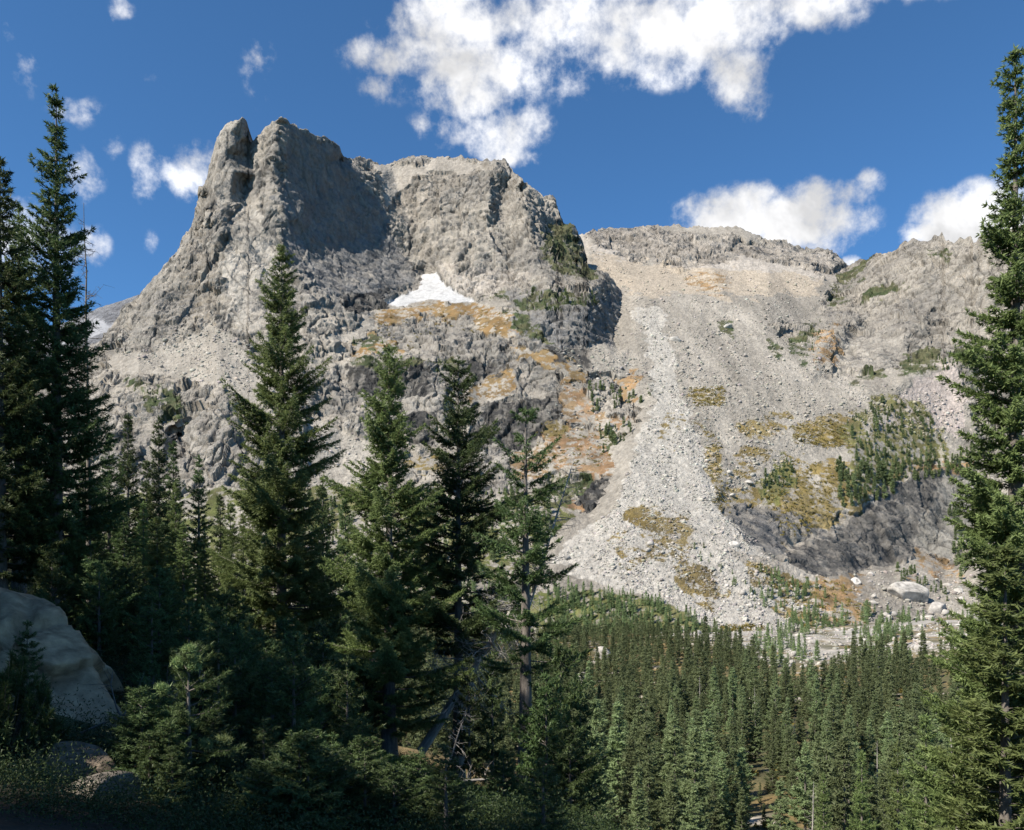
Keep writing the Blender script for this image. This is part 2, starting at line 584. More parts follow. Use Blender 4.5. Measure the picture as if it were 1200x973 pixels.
def rock_sheet(name, sky, pts, x0, x1, ybot, nrow, zones, amps, seed, step=1.0, smooth_px=5, jag=1.0, ytop=60):
    """zones: list of (kind, polygons, softness, colour)"""
    xs = np.arange(x0, x1 + 0.01, step)
    sk = np.array(sky, dtype=float)
    sy = np.interp(xs, sk[:, 0], sk[:, 1])
    sy = sy + jag * (1.6 * vnoise(np.stack([xs / 5.0, xs * 0, xs * 0], 1), seed) + 1.1 * vnoise(np.stack([xs / 2.1, xs * 0 + 5, xs * 0], 1), seed))
    # the skyline points themselves, and the crest rolling back behind them
    ref = sorted((p[0], p[2]) for p in pts if abs(p[1] - np.interp(p[0], sk[:, 0], sk[:, 1])) < 2.6)
    rx, rY = np.array([q[0] for q in ref]), np.array([q[1] for q in ref])
    pts = list(pts)
    for x_, y_ in sky:
        Yr = float(np.interp(x_, rx, rY))
        if min((p[0] - x_) ** 2 + (p[1] - y_) ** 2 for p in pts) > 9:
            pts.append((x_, y_, Yr))
        pts.append((x_, y_ - 16, Yr + 30))
    D = tin(pts, x0 - 10, x1 + 10, ytop, ybot + 10, 1.0, lambda v: 1.0 / v)
    D = blur(D, smooth_px)
    t = np.linspace(0, 1, nrow)
    px = np.repeat(xs[None, :], nrow, 0)
    py = ybot + (sy[None, :] - ybot) * t[:, None]
    Y = 1.0 / bil(D, px - (x0 - 10), py - ytop)
    P = np.stack([Y * (px - CX) / F, Y, Y * (HY - py) / F], -1)
    # normals of the smooth sheet
    du = np.gradient(P, axis=1)
    dv = np.gradient(P, axis=0)
    Nn = np.cross(du, dv)
    Nn /= np.linalg.norm(Nn, axis=-1, keepdims=True) + 1e-9
    sgn = np.sign(np.median(-(Nn * P).sum(-1)))
    Nn *= sgn
    shape = P.shape[:2]
    W = P.reshape(-1, 3)
    masks = {}
    zr = {}
    wx = 14.0 * fbm(W, 40.0, 3, seed + 220) + 11.0 * fbm(W, 11.0, 3, seed + 221)
    wy = 10.0 * fbm(W, 40.0, 3, seed + 230) + 8.0 * fbm(W, 11.0, 3, seed + 231)
    wpx, wpy = px + wx.reshape(shape) - (x0 - 10), py + wy.reshape(shape) - ytop
    for i, (kind, polys, soft, colr) in enumerate(zones):
        R = zone_raster(polys, x0 - 10, x1 + 10, ytop, ybot + 10, soft)
        if kind == 'snow':
            zr[i] = bil(R, px - (x0 - 10) + 0.5 * wx.reshape(shape), py - ytop + 0.3 * wy.reshape(shape)).ravel()
        else:
            zr[i] = bil(R, wpx, wpy).ravel()
        if kind in ('scree', 'grass', 'snow'):
            masks[kind] = np.maximum(masks.get(kind, 0), zr[i])
    n_edge = 0.55 * fbm(W, 9.0, 4, seed + 200, 0.6) + 0.35 * fbm(W, 32.0, 3, seed + 210)
    loose = np.zeros(len(W))
    for k in ('scree', 'grass', 'snow'):
        if k in masks:
            loose = np.maximum(loose, sstep(0.3, 0.7, masks[k] + 0.3 * n_edge))
    if 'rock_only' in amps:
        R = zone_raster(amps['rock_only'], x0 - 10, x1 + 10, ytop, ybot + 10, 3)
        loose = 1 - sstep(0.3, 0.7, bil(R, wpx, wpy).ravel() + 0.25 * n_edge)
    rock = 1 - loose
    d = np.zeros(len(W))
    tone = np.zeros(len(W))
    for (s, a, zs, crack) in amps['facets']:
        q, r = facet(W, s, a, seed + int(s * 10), zs, 0.05, crack)
        d += q * rock
        tone += (r - 0.5)
    d += rock * amps['fbm'] * fbm(W, 7.0, 4, seed + 300, 0.6)
    # long joints: steep and slanting cracks, and small ledges
    jd = np.zeros(len(W))
    for q, (st_, w_, a_) in enumerate((((1, 1, 10), 0.030, 2.2), ((1, 1, 7), 0.022, 1.5), ((1, 1, 5), 0.020, 1.1))):
        ang = (0.0, 0.5, -0.75)[q]
        Wr = W.copy()
        Wr[:, 0] = W[:, 0] * math.cos(ang) - W[:, 2] * math.sin(ang)
        Wr[:, 2] = W[:, 0] * math.sin(ang) + W[:, 2] * math.cos(ang)
        nj = fbm(Wr, (26.0, 20.0, 30.0)[q], 3, seed + 600 + q, 0.5, stretch=st_)
        e = np.exp(-(nj / w_) ** 2)
        d -= rock * a_ * e
        d += rock * 0.5 * np.tanh(nj / 0.02)
        jd = np.maximum(jd, e)
    lz = (W[:, 2] + 7.0 * fbm(W, 30.0, 3, seed + 620)) / 11.0
    d += rock * 1.2 * (lz - np.floor(lz) < 0.5)
    # rubble: small rounded blocks and long gullies
    q, r1 = facet(W, 4.2, 0.9, seed + 401, 0.8, 0.3, 0.9)
    q2, r2 = facet(W, 1.9, 0.7, seed + 402, 0.8, 0.2, 0.9)
    rub = amps.get('rubble', 1.0) * (0.8 * q * (r1 > 0.8) + 0.35 * q2 + 0.8 * fbm(W, 2.6, 3, seed + 411, 0.7) + 2.0 * fbm(W, 22.0, 3, seed + 410, stretch=(1, 3, 3)))
    sn = masks.get('snow', np.zeros(len(W)))
    gr = masks.get('grass', np.zeros(len(W)))
    d += loose * rub * (1 - 0.85 * sstep(0.3, 0.7, sn)) * (1 - 0.45 * sstep(0.3, 0.7, gr))
    if 'slab' in amps:
        R = zone_raster(amps['slab'], x0 - 10, x1 + 10, ytop, ybot + 10, 3)
        d = d * (1 - 0.6 * bil(R, wpx, wpy).ravel())
    tfade = np.repeat(np.clip((1.0 - t) / 0.012, 0.35, 1)[:, None], len(xs), 1).ravel()
    rs = np.linalg.norm(np.diff(P, axis=0, append=P[-1:] + (P[-1:] - P[-2:-1])), axis=-1).ravel()
    tfade = tfade * np.clip(3.0 / np.maximum(rs, 0.1), 0.0, 1.0)
    Wd = W + Nn.reshape(-1, 3) * (d * tfade)[:, None]
    # surface colours
    big = fbm(W, 55.0, 4, seed + 500)
    mid = fbm(W, 12.0, 4, seed + 510, 0.6)
    streak = fbm(W, 5.0, 4, seed + 520, 0.6, stretch=(1, 1, 7))
    k = sstep(-0.35, 0.35, big + 0.4 * mid)[:, None]
    c = GREY * (1 - k) + WARM * k
    c = c * (1 + 0.16 * tone + 0.16 * mid)[:, None]
    st = (sstep(0.12, 0.55, streak) * rock)[:, None]
    c = c * (1 - 0.38 * st) * (1 - 0.48 * (jd * rock)[:, None])
    gul = fbm(W, 15.0, 4, seed + 560, 0.6, stretch=(1, 7, 7)) + 0.6 * fbm(W, 40.0, 3, seed + 561, stretch=(1, 3, 3))
    sc_c = ((1 + 0.42 * gul)[:, None] * SCREE * (1 + 0.22 * (r1 - 0.5) + 0.30 * (r2 - 0.5) + 0.18 * mid + 0.10 * big)[:, None])
    c = c * (1 - loose[:, None]) + sc_c * loose[:, None]
    speck = fbm(W, 2.6, 3, seed + 550, 0.7)
    for i, (kind, polys, soft, colr) in enumerate(zones):
        z = zr[i]
        if kind == 'scree' and colr is None:
            continue
        gain = {'sparse': 2.4, 'grass': 2.2, 'bush': 2.0, 'snow': 0.15, 'tint': 0.5, 'scree': 0.5, 'stain_shade': 0.6}[kind]
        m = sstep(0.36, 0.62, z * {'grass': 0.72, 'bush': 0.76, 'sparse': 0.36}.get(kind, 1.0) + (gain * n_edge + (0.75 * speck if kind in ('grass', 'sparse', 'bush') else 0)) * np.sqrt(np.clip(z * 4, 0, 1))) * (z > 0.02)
        if kind == 'stain_shade':
            m = m * (0.45 + 0.55 * sstep(-0.3, 0.2, streak + 0.5 * mid))
        colr = np.array(colr)
        if kind in ('grass', 'bush', 'sparse'):
            kk = sstep(-0.3, 0.4, fbm(W, 6.0, 3, seed + 530 + i) + 0.5 * big)[:, None]
            cc = (colr * kk + (0.55 * colr + 0.45 * np.array([0.13, 0.11, 0.065])) * (1 - kk)) * (1 + 0.7 * mid[:, None])
            # blocks of rock stick out of the turf
            m = m * (1 - 0.8 * sstep(0.80, 0.9, r1 + 0.25 * n_edge) * (kind == 'grass'))
        elif kind == 'snow':
            cc = colr * (1 - 0.25 * sstep(-0.1, 0.5, fbm(W, 5.0, 4, seed + 540, 0.6))[:, None])
        elif kind in ('tint', 'scree'):
            cc = colr * (c.mean(1, keepdims=True) / 0.24) if kind == 'tint' else colr * (1 + 0.25 * (r1 - 0.5) + 0.3 * (r2 - 0.5) + 0.12 * mid)[:, None]
        else:
            cc = colr * (1 + 0.4 * mid)[:, None]
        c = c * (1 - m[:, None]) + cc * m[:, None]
    c = np.clip(c, 0.01, 0.95)
    # the far side falls away behind the skyline
    top = Wd.reshape(*shape, 3)[-1]
    ctop = c.reshape(*shape, 3)[-1]
    back, cb = [], []
    for by, bz in ((4, -2.5), (14, -7), (40, -14), (90, -40), (170, -90), (300, -190)):
        back.append(top + np.array([0, by, bz]))
        cb.append(ctop)
    V = np.concatenate([Wd] + back)
    Ccol = np.concatenate([c] + cb)
    nr, nc = nrow + len(back), len(xs)
    idx = np.arange(nr * nc).reshape(nr, nc)
    Q = np.stack([idx[:-1, :-1].ravel(), idx[:-1, 1:].ravel(), idx[1:, 1:].ravel(), idx[1:, :-1].ravel()], 1)
    me = mesh(name, V, Q, M_ROCK, False, {'rocky': np.concatenate([rock] + [rock.reshape(shape)[-1]] * len(back))}, Ccol)
    o = obj(name, me)
    o['kind'] = 'structure'
    LAYERS[name] = (x0, step, sy, ybot, Wd.reshape(*shape, 3), c.reshape(*shape, 3))
    return o


def on_sheet(name, px, py, colour=False):
    x0, step, sy, ybot, G, CC = LAYERS[name]
    j = int(round((px - x0) / step))
    j = min(max(j, 0), G.shape[1] - 1)
    i = int(round((py - ybot) / (sy[j] - ybot) * (G.shape[0] - 1)))
    i = min(max(i, 0), G.shape[0] - 1)
    return (G[i, j], CC[i, j]) if colour else G[i, j]


# --- left peak with its tower, the wall beside it and the stepped cliffs below
SKY1 = [(-170, 470), (0, 440), (50, 425), (90, 410), (118, 400), (128, 385), (140, 370), (150, 355), (163, 345), (170, 335), (180, 325), (195, 310), (205, 300), (215, 285), (222, 270),
        (230, 250), (237, 225), (243, 205), (246, 190), (250, 175), (254, 160), (262, 149), (270, 143), (277, 141), (284, 138), (288, 141), (290, 148), (292, 165),
        (296, 166), (300, 162), (305, 158), (312, 150), (320, 144), (327, 138), (333, 140), (342, 146), (350, 150), (358, 151), (364, 156), (370, 159), (382, 161),
        (392, 166), (398, 172), (400, 180), (405, 184), (412, 187), (416, 184), (425, 183), (432, 185), (440, 190), (450, 192), (460, 190), (475, 187), (490, 184),
        (500, 184), (515, 183), (530, 185), (540, 183), (550, 187), (560, 186), (575, 188), (592, 188), (597, 196), (605, 204), (612, 210), (620, 217), (628, 222),
        (637, 232), (643, 229), (648, 228), (652, 236), (656, 247), (660, 262), (664, 262), (668, 261), (673, 264), (677, 272), (682, 281), (685, 292), (687, 304),
        (690, 315), (700, 317), (712, 320), (720, 330), (728, 342), (735, 350), (741, 357), (743, 402), (752, 430), (765, 466), (775, 482)]
PTS1 = [
    (-170, 470, 700), (-170, 520, 600), (-170, 600, 530), (-170, 740, 410), (40, 430, 760), (118, 400, 760), (140, 372, 790), (163, 345, 805), (195, 310, 815), (222, 270, 832), (246, 190, 850), (254, 160, 852), (262, 148, 850), (277, 140, 846), (284, 138, 850),
    (289, 148, 862), (292, 166, 876), (305, 158, 866), (327, 138, 850), (345, 147, 870), (364, 156, 890), (382, 161, 915), (398, 172, 935), (412, 187, 990),
    # arete of the peak
    (322, 170, 842), (318, 200, 834), (325, 230, 824), (331, 260, 813), (332, 290, 804), (338, 315, 793), (352, 338, 773), (366, 362, 752), (388, 388, 733),
    # tower and gully
    (258, 156, 846), (266, 158, 843), (281, 145, 845), (286, 160, 854), (274, 170, 841), (262, 180, 842), (274, 150, 844), (274, 200, 836), (268, 232, 828), (291, 185, 870), (288, 215, 858), (283, 240, 842), (300, 205, 848), (298, 235, 832), (255, 200, 838), (250, 230, 824),
    # bright face
    (240, 250, 812), (262, 270, 800), (260, 310, 780), (300, 262, 812), (290, 285, 800), (282, 330, 772), (310, 300, 800), (300, 375, 732), (330, 350, 768), (322, 402, 712), (340, 390, 728),
    (215, 300, 806), (205, 330, 784), (184, 352, 770), (178, 385, 738), (200, 372, 752), (232, 345, 770), (158, 378, 762), (165, 405, 728), (205, 420, 706), (148, 402, 745), (240, 378, 742), (290, 396, 718), (305, 414, 702), (332, 424, 696),
    # talus cone and knolls under it
    (120, 425, 705), (200, 435, 684), (255, 402, 714), (300, 440, 668), (350, 440, 668), (130, 440, 672), (160, 448, 650), (175, 470, 622), (205, 455, 640), (232, 452, 640), (262, 470, 612), (300, 478, 610), (340, 470, 630),
    (195, 500, 600), (212, 510, 618), (230, 490, 604), (190, 545, 565), (232, 545, 566), (270, 520, 575), (300, 560, 558), (120, 520, 585), (60, 520, 600), (350, 520, 590), (350, 570, 556),
    # shaded face right of the arete
    (425, 205, 972), (445, 232, 980), (458, 255, 974), (470, 280, 962), (480, 302, 945), (489, 322, 925), (478, 340, 882), (460, 353, 850), (440, 361, 815),
    (380, 190, 900), (375, 230, 882), (415, 245, 925), (365, 265, 856), (410, 285, 900), (450, 300, 925), (375, 305, 838), (425, 312, 880), (395, 325, 832), (440, 330, 858), (420, 345, 815), (400, 360, 780), (365, 335, 790), (425, 368, 780), (400, 392, 745), (350, 400, 718),
    # wall in the middle
    (440, 190, 1035), (460, 200, 1035), (500, 184, 1050), (530, 185, 1045), (560, 187, 1035), (592, 188, 1030), (500, 205, 1015), (520, 215, 1000), (470, 235, 1010), (480, 262, 985), (500, 250, 985), (492, 290, 955),
    (512, 235, 985), (530, 252, 968), (510, 285, 938), (545, 235, 975), (560, 212, 992), (575, 205, 985), (573, 232, 958), (570, 270, 930), (600, 204, 1010), (592, 222, 1002), (588, 245, 975), (600, 225, 985), (612, 211, 982), (613, 240, 950), (620, 262, 925), (628, 290, 895), (540, 290, 918), (560, 310, 893), (600, 290, 908), (595, 315, 880),
    (632, 228, 1005), (645, 228, 1005), (640, 250, 985), (645, 275, 962), (655, 245, 1002), (662, 275, 972), (668, 262, 985), (682, 281, 985), (662, 300, 925), (687, 304, 980),
    (512, 319, 905), (540, 326, 882), (570, 331, 866), (600, 331, 852), (622, 318, 858),
    # snow hollow, slabs and ledges
    (497, 322, 930), (515, 333, 892), (550, 352, 838), (500, 355, 832), (460, 357, 826), (525, 338, 868), (570, 345, 838), (600, 337, 838), (580, 352, 815), (620, 340, 818),
    (640, 330, 820), (650, 308, 870), (675, 312, 880), (690, 317, 905), (712, 321, 902), (728, 342, 920), (741, 357, 945), (660, 345, 800), (690, 345, 800), (700, 335, 835),
    (600, 372, 762), (640, 375, 748), (670, 378, 752), (695, 375, 778), (712, 362, 832), (728, 372, 868), (738, 380, 890), (620, 395, 735), (655, 402, 725), (690, 408, 742), (705, 398, 770), (720, 395, 815), (735, 395, 850),
    (540, 357, 826), (500, 360, 822), (450, 366, 800), (600, 390, 748), (560, 392, 758), (520, 372, 798), (480, 385, 772), (440, 385, 770), (470, 408, 735), (520, 408, 732), (560, 415, 722), (420, 410, 728),
    # cliff bands
    (400, 425, 705), (430, 428, 694), (470, 425, 694), (500, 424, 696), (540, 424, 705), (415, 432, 690), (412, 465, 672), (440, 466, 668), (480, 466, 668), (505, 455, 664), (500, 436, 690), (530, 435, 700), (545, 440, 698), (560, 442, 694), (560, 470, 668), (540, 450, 672),
    (600, 430, 705), (640, 420, 708), (660, 430, 700), (600, 447, 690), (640, 447, 686), (600, 465, 668), (660, 460, 672), (380, 470, 650), (400, 500, 625), (440, 475, 655), (480, 478, 652), (520, 472, 655),
    (470, 487, 644), (500, 487, 644), (468, 520, 624), (500, 520, 622), (450, 500, 630), (520, 490, 640), (540, 480, 650), (600, 478, 655), (650, 468, 664), (540, 525, 622), (600, 527, 624), (640, 505, 636), (660, 487, 650), (520, 525, 618),
    (680, 470, 668), (700, 470, 668), (740, 455, 690), (700, 430, 710), (720, 420, 728), (743, 402, 772), (765, 468, 662), (775, 482, 668), (690, 495, 645), (745, 505, 625), (720, 520, 615), (660, 520, 622), (700, 545, 590),
    (735, 560, 560), (690, 562, 572), (665, 568, 566), (730, 590, 543), (700, 602, 536), (680, 607, 534), (650, 600, 532), (722, 592, 545), (650, 560, 580),
    (400, 540, 598), (450, 535, 605), (500, 540, 602), (550, 545, 600), (600, 548, 598), (450, 570, 565), (550, 572, 560), (620, 572, 562), (500, 600, 528), (600, 600, 530), (400, 600, 528), (300, 600, 530), (200, 600, 530), (60, 600, 535),
    (640, 640, 487), (500, 640, 488), (300, 640, 488), (60, 640, 490), (640, 690, 445), (400, 690, 445), (60, 690, 450), (60, 740, 410), (400, 740, 405), (640, 740, 405),
    (775, 530, 640), (775, 590, 570), (720, 640, 510), (775, 700, 470), (775, 740, 430), (700, 690, 455), (745, 560, 580), (735, 610, 550)]
Z1 = [
    ('scree', [[(118, 402), (150, 412), (190, 410), (215, 388), (245, 378), (262, 388), (285, 404), (310, 424), (350, 432), (352, 475), (300, 474), (250, 462), (190, 442), (120, 432)],
               [(425, 370), (460, 355), (500, 354), (560, 351), (600, 352), (600, 362), (500, 360), (455, 370), (430, 392), (400, 412), (385, 405)],
               [(360, 490), (420, 505), (450, 530), (440, 575), (360, 580)],
               [(645, 405), (743, 402), (765, 468), (745, 450), (720, 440), (690, 440), (660, 425)],
               [(50, 575), (400, 575), (640, 600), (775, 590), (775, 750), (50, 750)],
               [(430, 195), (500, 186), (575, 190), (560, 205), (500, 205), (470, 225), (455, 240)]], 4, None),
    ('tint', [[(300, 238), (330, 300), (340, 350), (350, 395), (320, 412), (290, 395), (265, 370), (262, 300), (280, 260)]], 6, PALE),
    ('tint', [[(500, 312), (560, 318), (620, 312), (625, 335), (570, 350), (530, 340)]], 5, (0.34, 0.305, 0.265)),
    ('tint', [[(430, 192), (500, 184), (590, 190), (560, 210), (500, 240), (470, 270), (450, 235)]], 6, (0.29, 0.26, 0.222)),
    ('stain_shade', [[(335, 145), (410, 185), (470, 280), (485, 320), (440, 362), (380, 350), (345, 310), (330, 250)]], 8, (0.15, 0.145, 0.14)),  # shade of the face right of the arete, painted into the rock
    ('stain_shade', [[(600, 345), (742, 345), (742, 405), (640, 405), (600, 390)]], 5, (0.15, 0.145, 0.14)),  # shade on the right buttress, put into the rock colour
    ('stain_shade', [[(412, 430), (505, 424), (512, 440), (498, 466), (412, 467)], [(468, 485), (505, 484), (506, 522), (466, 522)], [(545, 420), (605, 428), (590, 442), (545, 440)],
               [(560, 476), (662, 462), (664, 486), (640, 510), (600, 530), (560, 524)], [(400, 345), (448, 340), (450, 362), (402, 368)], [(672, 562), (736, 560), (730, 592), (690, 604), (674, 606)], [(640, 405), (690, 410), (688, 432), (650, 425)]], 2, (0.036, 0.035, 0.034)),  # cliff bands: wet rock and painted shade in one dark colour
    ('grass', [[(438, 366), (470, 362), (500, 357), (560, 355), (604, 365), (612, 385), (600, 398), (575, 394), (556, 375), (500, 373), (470, 380), (440, 378)],
               [(440, 386), (470, 398), (476, 412), (450, 412), (420, 422), (414, 410)], [(555, 448), (600, 432), (602, 460), (578, 474), (550, 472)],
               [(590, 408), (640, 412), (690, 440), (688, 452), (640, 432)]], 3, GOLD),
    ('grass', [[(640, 498), (700, 504), (742, 518), (738, 545), (725, 563), (690, 556), (660, 548), (630, 560), (600, 560), (590, 540), (630, 522)],
               [(690, 484), (762, 498), (745, 512), (700, 505)], [(660, 440), (700, 470), (690, 500), (665, 492), (664, 470)], [(640, 575), (690, 600), (650, 640), (620, 620)]], 3, RUST * 1.25),
    ('grass', [[(465, 536), (522, 538), (520, 565), (468, 558)], [(640, 490), (662, 486), (665, 510), (640, 512)], [(160, 450), (200, 470), (212, 480), (185, 476)]], 3, OCHRE * 0.8),
    ('bush', [[(150, 440), (175, 452), (210, 470), (212, 490), (190, 488), (165, 468), (145, 452)], [(620, 345), (702, 343), (706, 356), (640, 362), (600, 356)], [(636, 270), (668, 262), (690, 300), (700, 322), (660, 318), (640, 300)],
              [(560, 352), (600, 345), (604, 352)], [(415, 425), (530, 418), (540, 428), (430, 434)], [(595, 360), (620, 372), (650, 400), (610, 395)], [(640, 552), (690, 552), (700, 562), (668, 590), (640, 600)], [(700, 505), (742, 505), (740, 530), (700, 530)], [(415, 400), (450, 388), (455, 400), (430, 412)]], 3, BUSH),
    ('grass', [[(380, 575), (640, 580), (775, 660), (775, 750), (-160, 750), (-160, 575)]], 6, TURF),
    ('snow', [[(497, 320), (511, 321), (520, 335), (538, 345), (556, 353), (520, 355), (498, 352), (480, 357), (456, 359), (452, 356), (478, 346), (490, 334)]], 1, SNOW)]
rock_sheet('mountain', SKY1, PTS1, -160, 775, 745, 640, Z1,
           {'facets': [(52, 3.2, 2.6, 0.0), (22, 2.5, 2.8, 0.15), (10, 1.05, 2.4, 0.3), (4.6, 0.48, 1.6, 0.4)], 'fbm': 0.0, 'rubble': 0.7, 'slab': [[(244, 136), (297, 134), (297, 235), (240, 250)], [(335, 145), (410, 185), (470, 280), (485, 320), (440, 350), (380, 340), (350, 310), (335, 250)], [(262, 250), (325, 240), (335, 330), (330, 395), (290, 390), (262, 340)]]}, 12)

# --- cirque headwall, scree basin, right-hand wall and the lower dark cliff
SKY2 = [(600, 285), (680, 275), (690, 272), (700, 269), (712, 268), (740, 266), (760, 263), (775, 265), (790, 264), (805, 265), (820, 265), (840, 266), (855, 267), (862, 265), (870, 269), (885, 274), (895, 281), (910, 280),
        (925, 283), (940, 290), (955, 291), (970, 292), (980, 298), (988, 305), (996, 312), (1001, 309), (1007, 304), (1015, 304), (1025, 297), (1035, 298), (1045, 296), (1051, 290), (1057, 284), (1062, 283),
        (1075, 280), (1085, 282), (1095, 275), (1101, 278), (1104, 271), (1108, 281), (1118, 285), (1128, 280), (1137, 276), (1141, 285), (1150, 278), (1160, 274), (1175, 270), (1200, 262), (1240, 250), (1320, 225)]
PTS2 = [
    (600, 290, 1250), (690, 272, 1210), (760, 263, 1235), (800, 264, 1240), (870, 269, 1215), (940, 290, 1205), (980, 298, 1195), (996, 312, 1170),
    (690, 292, 1130), (720, 300, 1115), (750, 308, 1105), (780, 316, 1090), (800, 300, 1130), (790, 280, 1190), (830, 304, 1105), (850, 295, 1140), (870, 302, 1110), (900, 310, 1095), (925, 300, 1150), (945, 318, 1085), (975, 320, 1105), (990, 328, 1095),
    (830, 280, 1185), (880, 285, 1170), (730, 278, 1190), (700, 310, 1060), (740, 325, 1020), (800, 328, 1030), (860, 325, 1040), (920, 335, 1020), (960, 340, 1020),
    (600, 330, 1100), (690, 345, 950), (745, 345, 905), (800, 352, 890), (850, 352, 905), (900, 352, 920), (950, 370, 920), (970, 355, 985),
    (600, 400, 900), (690, 400, 820), (745, 400, 768), (800, 400, 770), (850, 400, 785), (900, 400, 800), (940, 400, 810), (965, 405, 800), (985, 385, 850),
    # right wall
    (1025, 297, 1080), (1055, 287, 1035), (1075, 280, 1005), (1104, 271, 968), (1118, 285, 950), (1137, 276, 930), (1160, 274, 905), (1200, 262, 870), (1320, 225, 790),
    (1000, 345, 1000), (1030, 330, 985), (1060, 320, 960), (1020, 370, 920), (1060, 350, 915), (1090, 320, 925), (1100, 350, 880), (1140, 320, 880), (1135, 345, 862), (1170, 330, 850), (1200, 330, 820), (1320, 330, 740),
    (1000, 395, 858), (1030, 392, 840), (1062, 392, 812), (980, 432, 775), (1000, 440, 752), (1035, 432, 752), (1062, 424, 765), (1090, 400, 812), (1110, 405, 800), (1130, 390, 815), (1160, 390, 800), (1200, 390, 770), (1320, 390, 700),
    (1080, 432, 748), (1110, 428, 752), (1140, 425, 760), (1120, 455, 738), (1155, 440, 755), (1150, 468, 728), (1175, 470, 725), (1200, 470, 715), (1320, 470, 660),
    # basin
    (600, 450, 760), (700, 450, 705), (760, 450, 682), (800, 450, 684), (850, 450, 690), (900, 450, 698), (950, 450, 712), (1000, 460, 705), (1050, 455, 712),
    (600, 480, 730), (700, 480, 680), (765, 470, 655), (830, 482, 642), (900, 480, 660), (950, 485, 662), (1000, 480, 678), (1050, 480, 692), (1100, 490, 712),
    (600, 520, 670), (700, 520, 630), (750, 512, 602), (800, 510, 606), (850, 515, 612), (900, 515, 620), (950, 515, 630), (1000, 520, 635), (1050, 520, 660), (1100, 520, 690), (1140, 525, 695), (1180, 520, 695), (1320, 520, 640),
    (700, 555, 590), (740, 545, 563), (780, 545, 568), (820, 550, 568), (850, 560, 568), (890, 560, 578), (920, 545, 600), (950, 560, 596), (1000, 560, 600), (1050, 550, 642), (1100, 542, 670), (1145, 538, 682),
    (600, 600, 560), (690, 600, 540), (722, 590, 520), (760, 585, 527), (800, 590, 526), (835, 590, 530), (850, 588, 548), (870, 590, 556), (900, 592, 562), (925, 590, 566), (945, 605, 560),
    # lower cliff: rim then foot
    (915, 633, 520), (930, 640, 528), (955, 630, 545), (980, 620, 558), (1000, 604, 575), (1030, 590, 603), (1060, 567, 632), (1085, 555, 650), (1108, 545, 665), (1140, 540, 675), (1180, 545, 670),
    (850, 602, 522), (870, 622, 505), (890, 638, 494), (912, 648, 488), (935, 660, 486), (955, 667, 488), (985, 666, 498), (1010, 664, 528), (1040, 660, 548), (1065, 650, 568), (1072, 638, 585), (1090, 650, 582), (1110, 664, 575), (1140, 640, 590), (1180, 640, 590), (1320, 640, 560),
    (1090, 600, 615), (1062, 605, 600), (1105, 600, 628), (1030, 630, 565), (1000, 640, 545),
    (600, 645, 500), (660, 640, 478), (700, 632, 482), (740, 640, 470), (780, 640, 476), (820, 640, 478), (850, 640, 480), (880, 660, 470),
    (640, 690, 440), (700, 680, 440), (760, 690, 436), (820, 700, 434), (880, 700, 440), (940, 700, 456), (1000, 690, 474), (1050, 690, 482), (1100, 695, 488), (1150, 690, 490), (1320, 690, 470),
    (600, 740, 402), (700, 740, 398), (800, 740, 400), (900, 740, 408), (1000, 740, 425), (1100, 740, 440), (1200, 740, 440), (1320, 740, 430),
    (600, 790, 372), (800, 790, 372), (1000, 790, 386), (1320, 790, 395)]
ROCK2 = [[(694, 262), (990, 292), (998, 325), (960, 322), (945, 314), (900, 308), (870, 300), (840, 306), (812, 312), (785, 318), (765, 304), (745, 308), (715, 296), (694, 284)],
         [(992, 300), (1100, 262), (1325, 215), (1325, 640), (1150, 640), (1145, 470), (1112, 428), (1062, 426), (1035, 436), (1000, 446), (968, 440), (980, 400), (965, 350), (985, 325)],
         [(848, 590), (900, 592), (930, 585), (945, 600), (1000, 600), (1060, 562), (1108, 543), (1145, 540), (1145, 640), (1115, 668), (1072, 640), (1062, 655), (1010, 666), (955, 668), (912, 650), (880, 634), (850, 606)],
         [(905, 378), (968, 378), (960, 410), (920, 400)]]
